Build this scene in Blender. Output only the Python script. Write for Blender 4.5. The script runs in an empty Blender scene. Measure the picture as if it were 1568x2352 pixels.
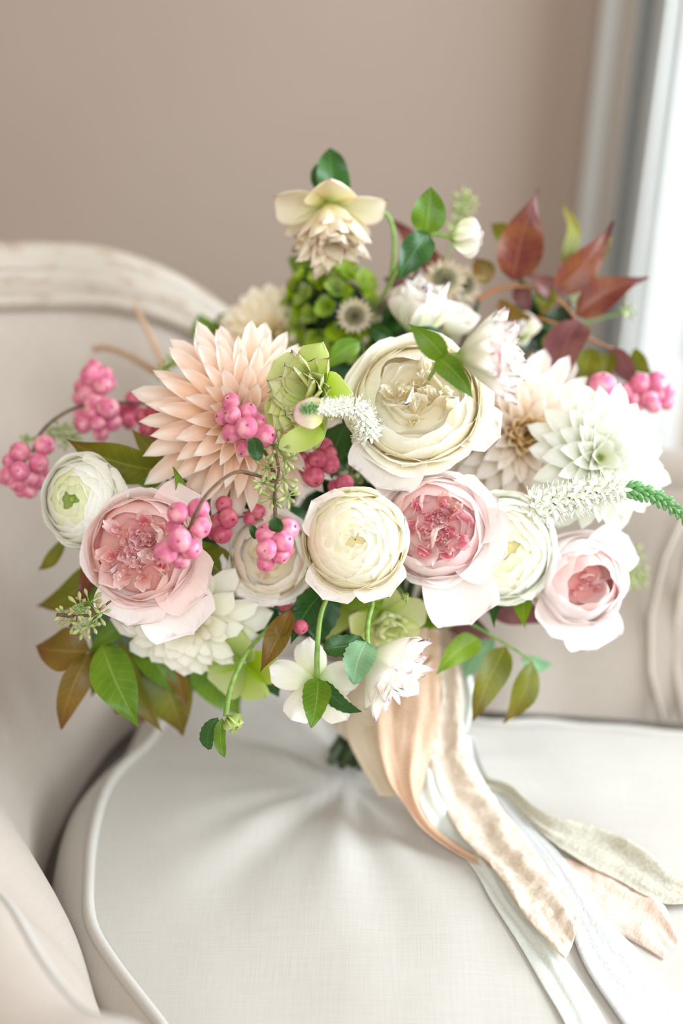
import bpy, math, random
import numpy as np
from mathutils import Vector, Matrix, noise

# ------------------------------------------------------------------ camera
W, H = 1568, 2352
FPX = 50.0 / 36.0 * H
PITCH, ROLL = math.radians(26), math.radians(2.4)
_R0 = Vector((1, 0, 0)); FWD = Vector((0, math.cos(PITCH), -math.sin(PITCH))); _U0 = Vector((0, math.sin(PITCH), math.cos(PITCH)))
RT = _R0 * math.cos(ROLL) + _U0 * math.sin(ROLL)
UP = _U0 * math.cos(ROLL) - _R0 * math.sin(ROLL)
SEAT = 0.45
CAM = Vector((0, 0, 1.022))
scn = bpy.context.scene
cd = bpy.data.cameras.new('camera'); cam = bpy.data.objects.new('camera', cd); scn.collection.objects.link(cam)
cd.sensor_fit = 'VERTICAL'; cd.sensor_height = 36; cd.sensor_width = 24; cd.lens = 50
cd.clip_start = 0.02
cd.dof.use_dof = True; cd.dof.focus_distance = 0.785; cd.dof.aperture_fstop = 2.3
cam.matrix_world = Matrix((( RT.x, UP.x, -FWD.x, CAM.x), (RT.y, UP.y, -FWD.y, CAM.y), (RT.z, UP.z, -FWD.z, CAM.z), (0, 0, 0, 1)))
scn.camera = cam

# ------------------------------------------------------------------ light
world = bpy.data.worlds.new('world'); scn.world = world; world.use_nodes = True
bg = world.node_tree.nodes['Background']; bg.inputs[0].default_value = (1.0, 0.82, 0.66, 1); bg.inputs[1].default_value = 0.44
def area(name, loc, target, sx, sy, power, col):
    l = bpy.data.lights.new(name, 'AREA'); l.shape = 'RECTANGLE'; l.size = sx; l.size_y = sy; l.energy = power; l.color = col
    o = bpy.data.objects.new(name, l); scn.collection.objects.link(o); o.location = loc
    o.rotation_euler = (Vector(target) - Vector(loc)).to_track_quat('-Z', 'Y').to_euler(); return o
area('window_light', (1.30, 0.70, 1.12), (0.10, 0.80, 0.58), 0.9, 1.1, 31, (0.76, 0.89, 1.0))
area('back_window_light', (0.95, 1.40, 1.35), (0.3, 0.7, 0.8), 0.6, 1.4, 3, (0.90, 0.96, 1.0))
area('front_window_light', (0.25, -1.3, 1.9), (0.05, 0.6, 0.5), 1.3, 1.1, 26, (0.76, 0.89, 1.0))
scn.view_settings.view_transform = 'Standard'; scn.view_settings.look = 'None'
scn.view_settings.gamma = 1; scn.view_settings.use_curve_mapping = False
scn.view_settings.exposure = 0.58
scn.cycles.use_denoising = True
scn.cycles.max_bounces = 8; scn.cycles.diffuse_bounces = 5; scn.cycles.transparent_max_bounces = 8

# ------------------------------------------------------------------ helpers
rnd = random.Random(7)
def ray(px, py): return FWD + RT * ((px - W / 2) / FPX) - UP * ((py - H / 2) / FPX)
def P(px, py, d): return CAM + ray(px, py) * d                        # a point at depth d (metres)
def S(px, py, z=SEAT): r = ray(px, py); return CAM + r * ((z - CAM.z) / r.z)   # on a horizontal plane
def Yp(px, py, y): r = ray(px, py); return CAM + r * (y / r.y)         # on an upright plane
def face(fx, fy, fz): return (RT * fx + UP * fy - FWD * fz).normalized()
def srgb(r, g, b):
    f = lambda c: (c / 255 / 12.92) if c <= 10.3 else ((c / 255 + .055) / 1.055) ** 2.4
    return (f(r), f(g), f(b), 1)
def link(o): scn.collection.objects.link(o); return o
def tag(o, label=None, cat=None, group=None, kind=None):
    if label: o['label'] = label
    if cat: o['category'] = cat
    if group: o['group'] = group
    if kind: o['kind'] = kind
    return o
def root(name, loc, label, cat, group=None, rot=None):
    o = link(bpy.data.objects.new(name, None)); o.empty_display_size = .01
    o.location = loc
    if rot is not None: o.rotation_euler = rot.to_euler()
    return tag(o, label, cat, group)
def add(name, me, parent=None, mat=None, M=None):
    o = link(bpy.data.objects.new(name, me)); o.parent = parent
    if M is not None: o.matrix_basis = M
    return o
def mesh(name, verts, faces, mat, uvs=None, smooth=True):
    me = bpy.data.meshes.new(name)
    me.from_pydata([tuple(v) for v in verts], [], faces)
    if mat: me.materials.append(mat)
    if uvs is not None:
        uvl = me.uv_layers.new(name='uv')
        li = np.empty(len(me.loops), dtype=np.int32); me.loops.foreach_get('vertex_index', li)
        uvl.data.foreach_set('uv', np.asarray(uvs, dtype=np.float32)[li].ravel())
    if smooth: me.polygons.foreach_set('use_smooth', [True] * len(me.polygons))
    me.update(); return me
def grid(name, X, mat, closed=False, uv=None):
    """X: (nv, nu, 3) array"""
    nv, nu, _ = X.shape
    F = []
    for j in range(nv - 1):
        for i in range(nu if closed else nu - 1):
            a = j * nu + i; b = j * nu + (i + 1) % nu
            F.append((a, b, b + nu, a + nu))
    if uv is None:
        uu, vv = np.meshgrid(np.linspace(0, 1, nu), np.linspace(0, 1, nv)); uv = np.stack([uu, vv], -1)
    return mesh(name, X.reshape(-1, 3), F, mat, uv.reshape(-1, 2))
def catmull(pts, n, closed=False):
    pts = [np.array(p, float) for p in pts]; m = len(pts); out = []
    segs = m if closed else m - 1
    for s in range(segs):
        g = lambda k: pts[k % m] if closed else pts[min(max(k, 0), m - 1)]
        p0, p1, p2, p3 = g(s - 1), g(s), g(s + 1), g(s + 2)
        for k in range(n):
            t = k / n
            out.append(.5 * ((2 * p1) + (-p0 + p2) * t + (2 * p0 - 5 * p1 + 4 * p2 - p3) * t * t + (-p0 + 3 * p1 - 3 * p2 + p3) * t ** 3))
    if not closed: out.append(pts[-1])
    return np.array(out)
def tube_np(path, rad, n=8, closed=False, cap=True):
    path = np.array(path, float); m = len(path)
    rad = np.full(m, rad) if np.isscalar(rad) else np.interp(np.linspace(0, 1, m), np.linspace(0, 1, len(rad)), rad)
    V = []; F = []
    T = np.gradient(path, axis=0) if not closed else np.roll(path, -1, 0) - np.roll(path, 1, 0)
    T /= np.linalg.norm(T, axis=1)[:, None] + 1e-12
    ref = np.array([0, 0, 1.0]) if abs(T[0][2]) < .9 else np.array([1.0, 0, 0])
    a = np.cross(T[0], ref); a /= np.linalg.norm(a)
    for j in range(m):
        a = a - T[j] * a.dot(T[j]); a /= np.linalg.norm(a) + 1e-12; b = np.cross(T[j], a)
        for i in range(n):
            th = 2 * math.pi * i / n; V.append(path[j] + rad[j] * (a * math.cos(th) + b * math.sin(th)))
    for j in range(m if closed else m - 1):
        for i in range(n):
            k = (j + 1) % m
            F.append((j * n + i, j * n + (i + 1) % n, k * n + (i + 1) % n, k * n + i))
    if cap and not closed:
        F.append(tuple(range(n))[::-1]); F.append(tuple((m - 1) * n + i for i in range(n)))
    return V, F
def tube(name, path, rad, mat, n=8, closed=False):
    V, F = tube_np(path, rad, n, closed); return mesh(name, V, F, mat)
def local(path, o): return [Vector(p) - o.location for p in path]

# ------------------------------------------------------------------ materials
def newmat(name):
    m = bpy.data.materials.new(name); m.use_nodes = True; nt = m.node_tree; nt.nodes.clear()
    out = nt.nodes.new('ShaderNodeOutputMaterial'); return m, nt, out
def nd(nt, typ, **kw):
    n = nt.nodes.new(typ)
    for k, v in kw.items(): setattr(n, k, v)
    return n
def mathn(nt, op, a, b=None, c=None):
    n = nt.nodes.new('ShaderNodeMath'); n.operation = op
    for i, x in enumerate((a, b, c)):
        if x is None: continue
        if isinstance(x, (int, float)): n.inputs[i].default_value = x
        else: nt.links.new(x, n.inputs[i])
    return n.outputs[0]
def mixc(nt, f, a, b, mode='MIX'):
    n = nt.nodes.new('ShaderNodeMix'); n.data_type = 'RGBA'; n.blend_type = mode
    for s, x in ((0, f), (6, a), (7, b)):
        if isinstance(x, (int, float)): n.inputs[s].default_value = x
        elif isinstance(x, (tuple, list)): n.inputs[s].default_value = x
        else: nt.links.new(x, n.inputs[s])
    return n.outputs[2]
def sheet(nt, out, col, rough, transl, bump=None, tcol=None, spec=.3):
    p = nd(nt, 'ShaderNodeBsdfPrincipled'); nt.links.new(col, p.inputs['Base Color']); p.inputs['Roughness'].default_value = rough
    p.inputs['Specular IOR Level'].default_value = spec
    t = nd(nt, 'ShaderNodeBsdfTranslucent'); nt.links.new(tcol if tcol is not None else col, t.inputs[0])
    if bump is not None: nt.links.new(bump, p.inputs['Normal'])
    mx = nd(nt, 'ShaderNodeMixShader'); mx.inputs[0].default_value = transl
    nt.links.new(p.outputs[0], mx.inputs[1]); nt.links.new(t.outputs[0], mx.inputs[2]); nt.links.new(mx.outputs[0], out.inputs[0])
def petal_mat(name, base, mid, tip, edge=None, pos=(0, .45, 1), transl=.30, edge_w=.9, streak=.06, spots=None):
    m, nt, out = newmat(name)
    uv = nd(nt, 'ShaderNodeUVMap'); uv.uv_map = 'uv'
    sx = nd(nt, 'ShaderNodeSeparateXYZ'); nt.links.new(uv.outputs[0], sx.inputs[0]); u, v = sx.outputs[0], sx.outputs[1]
    r = nd(nt, 'ShaderNodeValToRGB'); el = r.color_ramp.elements
    el[0].position = pos[0]; el[0].color = base; el[1].position = pos[2]; el[1].color = tip
    e = el.new(pos[1]); e.color = mid
    nt.links.new(v, r.inputs[0]); col = r.outputs[0]
    # long fine veins running up the petal
    mp = nd(nt, 'ShaderNodeMapping'); mp.inputs['Scale'].default_value = (22, 2.0, 1); nt.links.new(uv.outputs[0], mp.inputs[0])
    no = nd(nt, 'ShaderNodeTexNoise'); no.inputs['Scale'].default_value = 1.5; no.inputs['Detail'].default_value = 2; nt.links.new(mp.outputs[0], no.inputs[0])
    k = mathn(nt, 'MULTIPLY_ADD', no.outputs[0], streak * 2, 1 - streak)
    hsv = nd(nt, 'ShaderNodeHueSaturation'); nt.links.new(col, hsv.inputs['Color']); nt.links.new(k, hsv.inputs['Value']); col = hsv.outputs[0]
    oi = nd(nt, 'ShaderNodeObjectInfo'); h2 = nd(nt, 'ShaderNodeHueSaturation'); nt.links.new(col, h2.inputs['Color'])
    nt.links.new(mathn(nt, 'MULTIPLY_ADD', oi.outputs['Random'], .35, .82), h2.inputs['Saturation']); col = h2.outputs[0]
    if edge is not None:
        a = mathn(nt, 'ABSOLUTE', mathn(nt, 'MULTIPLY_ADD', u, 2, -1)); mxx = mathn(nt, 'MAXIMUM', a, v)
        f = nd(nt, 'ShaderNodeMapRange'); f.inputs[1].default_value = edge_w; f.inputs[2].default_value = 1.0; nt.links.new(mxx, f.inputs[0])
        f2 = mathn(nt, 'MULTIPLY', f.outputs[0], mathn(nt, 'GREATER_THAN', v, .25))
        col = mixc(nt, f2, col, edge)
    b = nd(nt, 'ShaderNodeBump'); b.inputs['Strength'].default_value = .25; b.inputs['Distance'].default_value = .0006; nt.links.new(no.outputs[0], b.inputs['Height'])
    sheet(nt, out, col, .55, transl, b.outputs[0], spec=.25)
    return m
def leaf_mat(name, c1, c2, vein, transl=.3, rough=.42, tipc=None):
    m, nt, out = newmat(name)
    uv = nd(nt, 'ShaderNodeUVMap'); uv.uv_map = 'uv'
    sx = nd(nt, 'ShaderNodeSeparateXYZ'); nt.links.new(uv.outputs[0], sx.inputs[0]); u, v = sx.outputs[0], sx.outputs[1]
    tc = nd(nt, 'ShaderNodeTexCoord')
    no = nd(nt, 'ShaderNodeTexNoise'); no.inputs['Scale'].default_value = 55; no.inputs['Detail'].default_value = 3; nt.links.new(tc.outputs['Object'], no.inputs[0])
    cr = nd(nt, 'ShaderNodeMapRange'); cr.inputs[1].default_value = .35; cr.inputs[2].default_value = .65; nt.links.new(no.outputs[0], cr.inputs[0])
    col = mixc(nt, cr.outputs[0], c1, c2)
    if tipc is not None:
        t = nd(nt, 'ShaderNodeMapRange'); t.inputs[1].default_value = .55; t.inputs[2].default_value = 1.0; nt.links.new(v, t.inputs[0]); col = mixc(nt, t.outputs[0], col, tipc)
    a = mathn(nt, 'ABSOLUTE', mathn(nt, 'MULTIPLY_ADD', u, 2, -1))
    mid = nd(nt, 'ShaderNodeMapRange'); mid.inputs[1].default_value = .07; mid.inputs[2].default_value = .0; nt.links.new(a, mid.inputs[0])
    ph = mathn(nt, 'MULTIPLY', mathn(nt, 'SUBTRACT', v, mathn(nt, 'MULTIPLY', a, .16)), 62.0)
    sv = nd(nt, 'ShaderNodeMapRange'); sv.inputs[1].default_value = .9; sv.inputs[2].default_value = 1.0; nt.links.new(mathn(nt, 'SINE', ph), sv.inputs[0])
    f = mathn(nt, 'MAXIMUM', mathn(nt, 'MULTIPLY', mid.outputs[0], .6), mathn(nt, 'MULTIPLY', sv.outputs[0], .22))
    col = mixc(nt, f, col, vein)
    b = nd(nt, 'ShaderNodeBump'); b.inputs['Strength'].default_value = .35; b.inputs['Distance'].default_value = .0006; b.invert = True; nt.links.new(f, b.inputs['Height'])
    sheet(nt, out, col, rough, transl, b.outputs[0], spec=.4)
    return m
def plain(name, c, rough=.5, c2=None, scale=60, bump=0, sss=0, spec=.4):
    m, nt, out = newmat(name); p = nd(nt, 'ShaderNodeBsdfPrincipled'); nt.links.new(p.outputs[0], out.inputs[0])
    p.inputs['Base Color'].default_value = c; p.inputs['Roughness'].default_value = rough; p.inputs['Specular IOR Level'].default_value = spec
    tc = nd(nt, 'ShaderNodeTexCoord'); no = nd(nt, 'ShaderNodeTexNoise'); no.inputs['Scale'].default_value = scale; no.inputs['Detail'].default_value = 4
    nt.links.new(tc.outputs['Object'], no.inputs[0])
    if c2 is None: c2 = tuple(x * .85 for x in c[:3]) + (1,)
    f = nd(nt, 'ShaderNodeMapRange'); f.inputs[1].default_value = .35; f.inputs[2].default_value = .65; nt.links.new(no.outputs[0], f.inputs[0])
    nt.links.new(mixc(nt, f.outputs[0], c, c2), p.inputs['Base Color'])
    if bump:
        b = nd(nt, 'ShaderNodeBump'); b.inputs['Strength'].default_value = .4; b.inputs['Distance'].default_value = bump; nt.links.new(no.outputs[0], b.inputs['Height']); nt.links.new(b.outputs[0], p.inputs['Normal'])
    if sss:
        p.inputs['Subsurface Weight'].default_value = sss; p.inputs['Subsurface Radius'].default_value = (.004, .002, .0015); p.inputs['Subsurface Scale'].default_value = 1
    return m
def linen(name, c, c2):
    m, nt, out = newmat(name); p = nd(nt, 'ShaderNodeBsdfPrincipled'); nt.links.new(p.outputs[0], out.inputs[0])
    p.inputs['Roughness'].default_value = .85; p.inputs['Specular IOR Level'].default_value = .15; p.inputs['Sheen Weight'].default_value = .15
    tc = nd(nt, 'ShaderNodeTexCoord'); fs = []
    for sc in ((45, 1300, 45), (1300, 45, 45)):
        mp = nd(nt, 'ShaderNodeMapping'); mp.inputs['Scale'].default_value = sc; nt.links.new(tc.outputs['Object'], mp.inputs[0])
        no = nd(nt, 'ShaderNodeTexNoise'); no.inputs['Scale'].default_value = 1; no.inputs['Detail'].default_value = 1.5; nt.links.new(mp.outputs[0], no.inputs[0]); fs.append(no.outputs[0])
    s = mathn(nt, 'MULTIPLY', mathn(nt, 'ADD', fs[0], fs[1]), .5)
    f = nd(nt, 'ShaderNodeMapRange'); f.inputs[1].default_value = .3; f.inputs[2].default_value = .7; nt.links.new(s, f.inputs[0])
    nt.links.new(mixc(nt, f.outputs[0], c2, c), p.inputs['Base Color'])
    b = nd(nt, 'ShaderNodeBump'); b.inputs['Strength'].default_value = .35; b.inputs['Distance'].default_value = .0004; nt.links.new(s, b.inputs['Height']); nt.links.new(b.outputs[0], p.inputs['Normal'])
    return m
def silk(name, c, c2, transl=.25, rough=.42):
    m, nt, out = newmat(name)
    uv = nd(nt, 'ShaderNodeUVMap'); uv.uv_map = 'uv'
    mp = nd(nt, 'ShaderNodeMapping'); mp.inputs['Scale'].default_value = (7, 6, 1); nt.links.new(uv.outputs[0], mp.inputs[0])
    no = nd(nt, 'ShaderNodeTexNoise'); no.inputs['Scale'].default_value = 2; no.inputs['Detail'].default_value = 4; nt.links.new(mp.outputs[0], no.inputs[0])
    f = nd(nt, 'ShaderNodeMapRange'); f.inputs[1].default_value = .35; f.inputs[2].default_value = .65; nt.links.new(no.outputs[0], f.inputs[0])
    b = nd(nt, 'ShaderNodeBump'); b.inputs['Strength'].default_value = .4; b.inputs['Distance'].default_value = .0012; nt.links.new(no.outputs[0], b.inputs['Height'])
    sheet(nt, out, mixc(nt, f.outputs[0], c, c2), rough, transl, b.outputs[0], spec=.4)
    return m

M = {}
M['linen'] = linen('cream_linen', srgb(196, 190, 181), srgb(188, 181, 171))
M['linen_shaded'] = linen('shaded_linen', srgb(182, 169, 156), srgb(174, 161, 147))  # same fabric as the cushion, with warm shade put into its colour
M['wall'] = plain('beige_wall_paint', srgb(164, 147, 132), .8, srgb(161, 143, 128), 3, .0004)
M['trim'] = plain('white_trim_paint', srgb(206, 205, 200), .4, srgb(202, 200, 195), 8)
M['floor'] = plain('oak_floor', srgb(150, 120, 92), .5, srgb(120, 92, 66), 5)
M['dahlia_peach'] = petal_mat('peach_dahlia_petal', srgb(253, 200, 135), srgb(252, 217, 184), srgb(254, 235, 219), pos=(0, .3, .9), edge=srgb(255, 245, 234), edge_w=.72)
M['dahlia_blush'] = petal_mat('blush_dahlia_petal', srgb(244, 208, 140), srgb(253, 236, 214), srgb(254, 247, 240), pos=(0, .3, .85))
M['dahlia_gold'] = petal_mat('golden_dahlia_petal', srgb(246, 204, 126), srgb(252, 224, 164), srgb(254, 241, 214))
M['dahlia_butter'] = petal_mat('butter_dahlia_petal', srgb(246, 222, 140), srgb(252, 240, 200), srgb(254, 246, 228), pos=(0, .4, .9))
M['dahlia_cream'] = petal_mat('cream_dahlia_petal', srgb(244, 240, 190), srgb(254, 250, 228), srgb(255, 252, 240), pos=(0, .25, .8))
M['dahlia_white'] = petal_mat('white_dahlia_petal', srgb(206, 214, 110), srgb(246, 246, 218), srgb(248, 248, 238), pos=(0, .18, .6))
M['rose_cream'] = petal_mat('cream_rose_petal', srgb(254, 234, 184), srgb(254, 245, 217), srgb(255, 252, 240), pos=(0, .5, .95))
M['rose_cream_in'] = petal_mat('cream_rose_inner_petal', srgb(251, 226, 165), srgb(253, 241, 208), srgb(254, 250, 235))
M['rose_guard'] = petal_mat('cream_rose_guard_petal', srgb(250, 240, 215), srgb(253, 247, 236), srgb(253, 246, 242))
M['ran_cream'] = petal_mat('cream_ranunculus_petal', srgb(250, 234, 172), srgb(254, 243, 206), srgb(255, 250, 230), pos=(0, .5, .95))
M['ran_in'] = petal_mat('ranunculus_inner_petal', srgb(190, 200, 100), srgb(240, 236, 180), srgb(253, 247, 218), pos=(0, .55, .95))
M['ran_white'] = petal_mat('white_ranunculus_petal', srgb(224, 232, 170), srgb(250, 250, 232), srgb(254, 253, 245), pos=(0, .5, .95))
M['ran_white_in'] = petal_mat('greenish_ranunculus_petal', srgb(150, 175, 60), srgb(220, 228, 150), srgb(246, 248, 212), pos=(0, .5, .95))
M['ran_eye'] = plain('green_ranunculus_eye', srgb(128, 156, 60), .5, srgb(170, 190, 90), 400)
M['pink_deep'] = petal_mat('deep_pink_petal', srgb(236, 136, 152), srgb(244, 164, 176), srgb(250, 200, 206), transl=.4)
M['pink_mid'] = petal_mat('mid_pink_petal', srgb(249, 178, 168), srgb(252, 204, 196), srgb(254, 228, 222), transl=.42)
M['pink_pale'] = petal_mat('pale_pink_petal', srgb(250, 208, 196), srgb(253, 228, 220), srgb(254, 240, 236))
M['pink_white'] = petal_mat('blush_white_petal', srgb(253, 226, 216), srgb(254, 240, 234), srgb(255, 248, 246))
M['blush_rose'] = petal_mat('blush_rose_petal', srgb(246, 200, 160), srgb(251, 228, 206), srgb(252, 242, 230))
M['hel_white'] = petal_mat('white_hellebore_petal', srgb(170, 200, 70), srgb(244, 246, 214), srgb(253, 250, 240), edge=srgb(244, 206, 216), pos=(0, .3, .8), edge_w=.94)
M['hel_cream'] = petal_mat('cream_hellebore_petal', srgb(200, 208, 110), srgb(244, 236, 190), srgb(252, 240, 216), edge=srgb(232, 190, 180), pos=(0, .3, .8), edge_w=.95)
M['hel_green'] = petal_mat('green_hellebore_petal', srgb(196, 212, 100), srgb(222, 230, 145), srgb(240, 241, 192), edge=srgb(216, 186, 150), pos=(0, .5, 1), edge_w=.97, streak=.08)
M['hel_pinkback'] = petal_mat('pink_tinged_hellebore_petal', srgb(205, 210, 120), srgb(230, 220, 180), srgb(238, 206, 206), edge=srgb(196, 110, 140), edge_w=.93, streak=.15)
M['green_floret'] = petal_mat('lime_floret', srgb(110, 140, 30), srgb(146, 174, 48), srgb(180, 202, 84), transl=.35)
M['lime'] = petal_mat('lime_petal', srgb(150, 182, 50), srgb(186, 206, 96), srgb(216, 226, 150), transl=.4)
M['leaf_green'] = leaf_mat('green_leaf', srgb(88, 126, 22), srgb(114, 148, 32), srgb(160, 190, 90))
M['leaf_bright'] = leaf_mat('bright_green_leaf', srgb(122, 158, 26), srgb(146, 176, 42), srgb(190, 208, 110), transl=.4)
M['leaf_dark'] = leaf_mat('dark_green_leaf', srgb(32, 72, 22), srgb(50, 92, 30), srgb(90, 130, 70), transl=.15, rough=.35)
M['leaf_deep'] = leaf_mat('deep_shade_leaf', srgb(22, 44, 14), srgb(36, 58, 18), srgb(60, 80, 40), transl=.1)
M['leaf_olive'] = leaf_mat('olive_leaf', srgb(104, 112, 20), srgb(128, 126, 30), srgb(170, 160, 80), tipc=srgb(120, 92, 30))
M['leaf_brown'] = leaf_mat('bronze_leaf', srgb(112, 96, 26), srgb(136, 102, 34), srgb(176, 144, 80), tipc=srgb(122, 80, 34))
M['leaf_red'] = leaf_mat('red_bronze_leaf', srgb(112, 48, 42), srgb(134, 76, 42), srgb(176, 116, 90), tipc=srgb(106, 54, 54), rough=.34)
M['leaf_purple'] = leaf_mat('purple_leaf', srgb(112, 62, 66), srgb(134, 84, 78), srgb(160, 110, 110))
M['leaf_grey'] = leaf_mat('grey_green_leaf', srgb(104, 120, 96), srgb(122, 138, 110), srgb(160, 170, 140), rough=.6)
M['leaf_sage'] = leaf_mat('sage_leaf', srgb(110, 156, 110), srgb(136, 176, 130), srgb(190, 210, 170), rough=.5)
M['stem'] = plain('green_stem', srgb(110, 146, 62), .5, srgb(140, 168, 80), 200)
M['stem_dark'] = plain('dark_stem', srgb(48, 66, 26), .6, srgb(60, 76, 34), 100)
M['twig'] = plain('brown_twig', srgb(112, 84, 58), .7, srgb(86, 64, 46), 300, .0003)
M['stem_red'] = plain('reddish_stem', srgb(170, 100, 62), .5, srgb(150, 110, 62), 60)
M['calyx'] = plain('dark_berry_tip', srgb(70, 36, 26), .8, srgb(110, 60, 40), 900)
M['seed'] = plain('seed_pod_green', srgb(150, 164, 96), .6, srgb(176, 182, 120), 160)
M['seed_pink'] = plain('seed_pod_blush', srgb(186, 140, 110), .6, srgb(160, 160, 100), 160)
M['floret_white'] = plain('white_floret', srgb(246, 246, 236), .6, srgb(238, 240, 220), 300)
M['floret_green'] = plain('green_floret_bud', srgb(96, 150, 86), .6, srgb(126, 172, 110), 300)
M['astr'] = petal_mat('astrantia_bract', srgb(190, 190, 140), srgb(222, 210, 176), srgb(226, 206, 186))
M['astr_pin'] = plain('astrantia_pin', srgb(110, 118, 84), .6, srgb(168, 150, 120), 500)
M['stamen'] = plain('yellow_stamen', srgb(232, 200, 110), .6, srgb(214, 176, 80), 300)
M['silk_champ'] = silk('champagne_silk', srgb(240, 226, 208), srgb(228, 208, 186))
M['silk_tan'] = silk('tan_silk', srgb(234, 202, 172), srgb(226, 188, 154))
M['silk_white'] = silk('white_satin', srgb(226, 225, 221), srgb(218, 217, 213), rough=.35)
M['silk_mint'] = silk('pale_mint_silk', srgb(238, 240, 232), srgb(230, 234, 224))
M['silk_sage'] = silk('sage_silk', srgb(226, 222, 206), srgb(204, 196, 174))
M['silk_peach'] = silk('peach_silk', srgb(248, 228, 212), srgb(243, 216, 196))
M['silk_cream'] = silk('cream_silk', srgb(242, 228, 204), srgb(236, 218, 190))

def berry_material(name, c1, c2):
    m, nt, out = newmat(name); p = nd(nt, 'ShaderNodeBsdfPrincipled'); nt.links.new(p.outputs[0], out.inputs[0])
    tc = nd(nt, 'ShaderNodeTexCoord'); no = nd(nt, 'ShaderNodeTexNoise'); no.inputs['Scale'].default_value = 1.1; no.inputs['Detail'].default_value = 1
    oi = nd(nt, 'ShaderNodeObjectInfo'); ad = nd(nt, 'ShaderNodeVectorMath'); ad.operation = 'ADD'
    nt.links.new(tc.outputs['Object'], ad.inputs[0]); cb = nd(nt, 'ShaderNodeCombineXYZ'); nt.links.new(mathn(nt, 'MULTIPLY', oi.outputs['Random'], 40), cb.inputs[0]); nt.links.new(cb.outputs[0], ad.inputs[1])
    nt.links.new(ad.outputs[0], no.inputs[0])
    f = nd(nt, 'ShaderNodeMapRange'); f.inputs[1].default_value = .42; f.inputs[2].default_value = .7; nt.links.new(no.outputs[0], f.inputs[0])
    nt.links.new(mixc(nt, f.outputs[0], c1, c2), p.inputs['Base Color'])
    p.inputs['Roughness'].default_value = .42; p.inputs['Specular IOR Level'].default_value = .35
    p.inputs['Subsurface Weight'].default_value = .25; p.inputs['Subsurface Radius'].default_value = (.004, .0015, .0015); p.inputs['Subsurface Scale'].default_value = .8
    return m
M['berry'] = berry_material('pink_berry_skin', srgb(212, 108, 142), srgb(234, 166, 172))
M['berry_dk'] = berry_material('rosy_berry_skin', srgb(186, 76, 102), srgb(208, 116, 126))

def paint_worn():
    m, nt, out = newmat('worn_white_paint'); p = nd(nt, 'ShaderNodeBsdfPrincipled'); nt.links.new(p.outputs[0], out.inputs[0]); p.inputs['Roughness'].default_value = .5
    uv = nd(nt, 'ShaderNodeUVMap'); uv.uv_map = 'uv'; mp = nd(nt, 'ShaderNodeMapping'); mp.inputs['Scale'].default_value = (5, 22, 1); nt.links.new(uv.outputs[0], mp.inputs[0])
    no = nd(nt, 'ShaderNodeTexNoise'); no.inputs['Scale'].default_value = 1; no.inputs['Detail'].default_value = 6; nt.links.new(mp.outputs[0], no.inputs[0])
    f = nd(nt, 'ShaderNodeMapRange'); f.inputs[1].default_value = .52; f.inputs[2].default_value = .75; nt.links.new(no.outputs[0], f.inputs[0])
    nt.links.new(mixc(nt, f.outputs[0], srgb(178, 165, 149), srgb(150, 122, 98)), p.inputs['Base Color'])
    return m
M['paint'] = paint_worn()

# ------------------------------------------------------------------ setting
def boxmesh(name, x0, x1, y0, y1, z0, z1, mat):
    V = [(x, y, z) for x in (x0, x1) for y in (y0, y1) for z in (z0, z1)]
    return mesh(name, V, [(0, 1, 3, 2), (4, 6, 7, 5), (0, 4, 5, 1), (2, 3, 7, 6), (0, 2, 6, 4), (1, 5, 7, 3)], mat, smooth=False)
WY = 1.45
tag(add('floor', boxmesh('floor', -2.2, 2.6, -1.6, WY + .1, -.05, 0, M['floor'])), kind='structure')
cx = Yp(1352, 300, WY).x
tag(add('wall_back', boxmesh('wall_back', -2.2, cx + .02, WY, WY + .1, 0, 2.6, M['wall'])), kind='structure')
tag(add('baseboard_back', boxmesh('baseboard_back', -2.2, cx, WY - .018, WY, 0, .14, M['trim'])), kind='structure')
# window casing: a moulded upright profile (x, forward projection)
def px_x(px): return Yp(px, 300, WY).x
prof = [(px_x(1345), 0), (px_x(1345), .012), (px_x(1350), .016), (px_x(1388), .014), (px_x(1392), .060), (px_x(1399), .075), (px_x(1407), .055), (px_x(1410), .004),
        (px_x(1436), .004), (px_x(1446), .04), (px_x(1462), .08), (px_x(1482), .06), (px_x(1488), .012), (px_x(1506), .010), (px_x(1512), .03), (px_x(1516), -.02), (px_x(1526), -.07), (px_x(1530), -.01), (px_x(1540), .0), (px_x(1640), .0), (px_x(1640), -.06), (px_x(1700), -.06)]
X = np.array([[(x, WY - d, z) for x, d in prof] for z in (0.0, 2.6)])
o = add('trim_1', grid('trim_1', X, M['trim'])); tag(o, kind='structure')
for p_ in o.data.polygons: p_.use_smooth = False
xw = px_x(1700)
win = tag(add('window_1', boxmesh('window_1', xw, xw + .6, WY + .05, WY + .08, .5, 2.4, M['trim'])), kind='structure')

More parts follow.
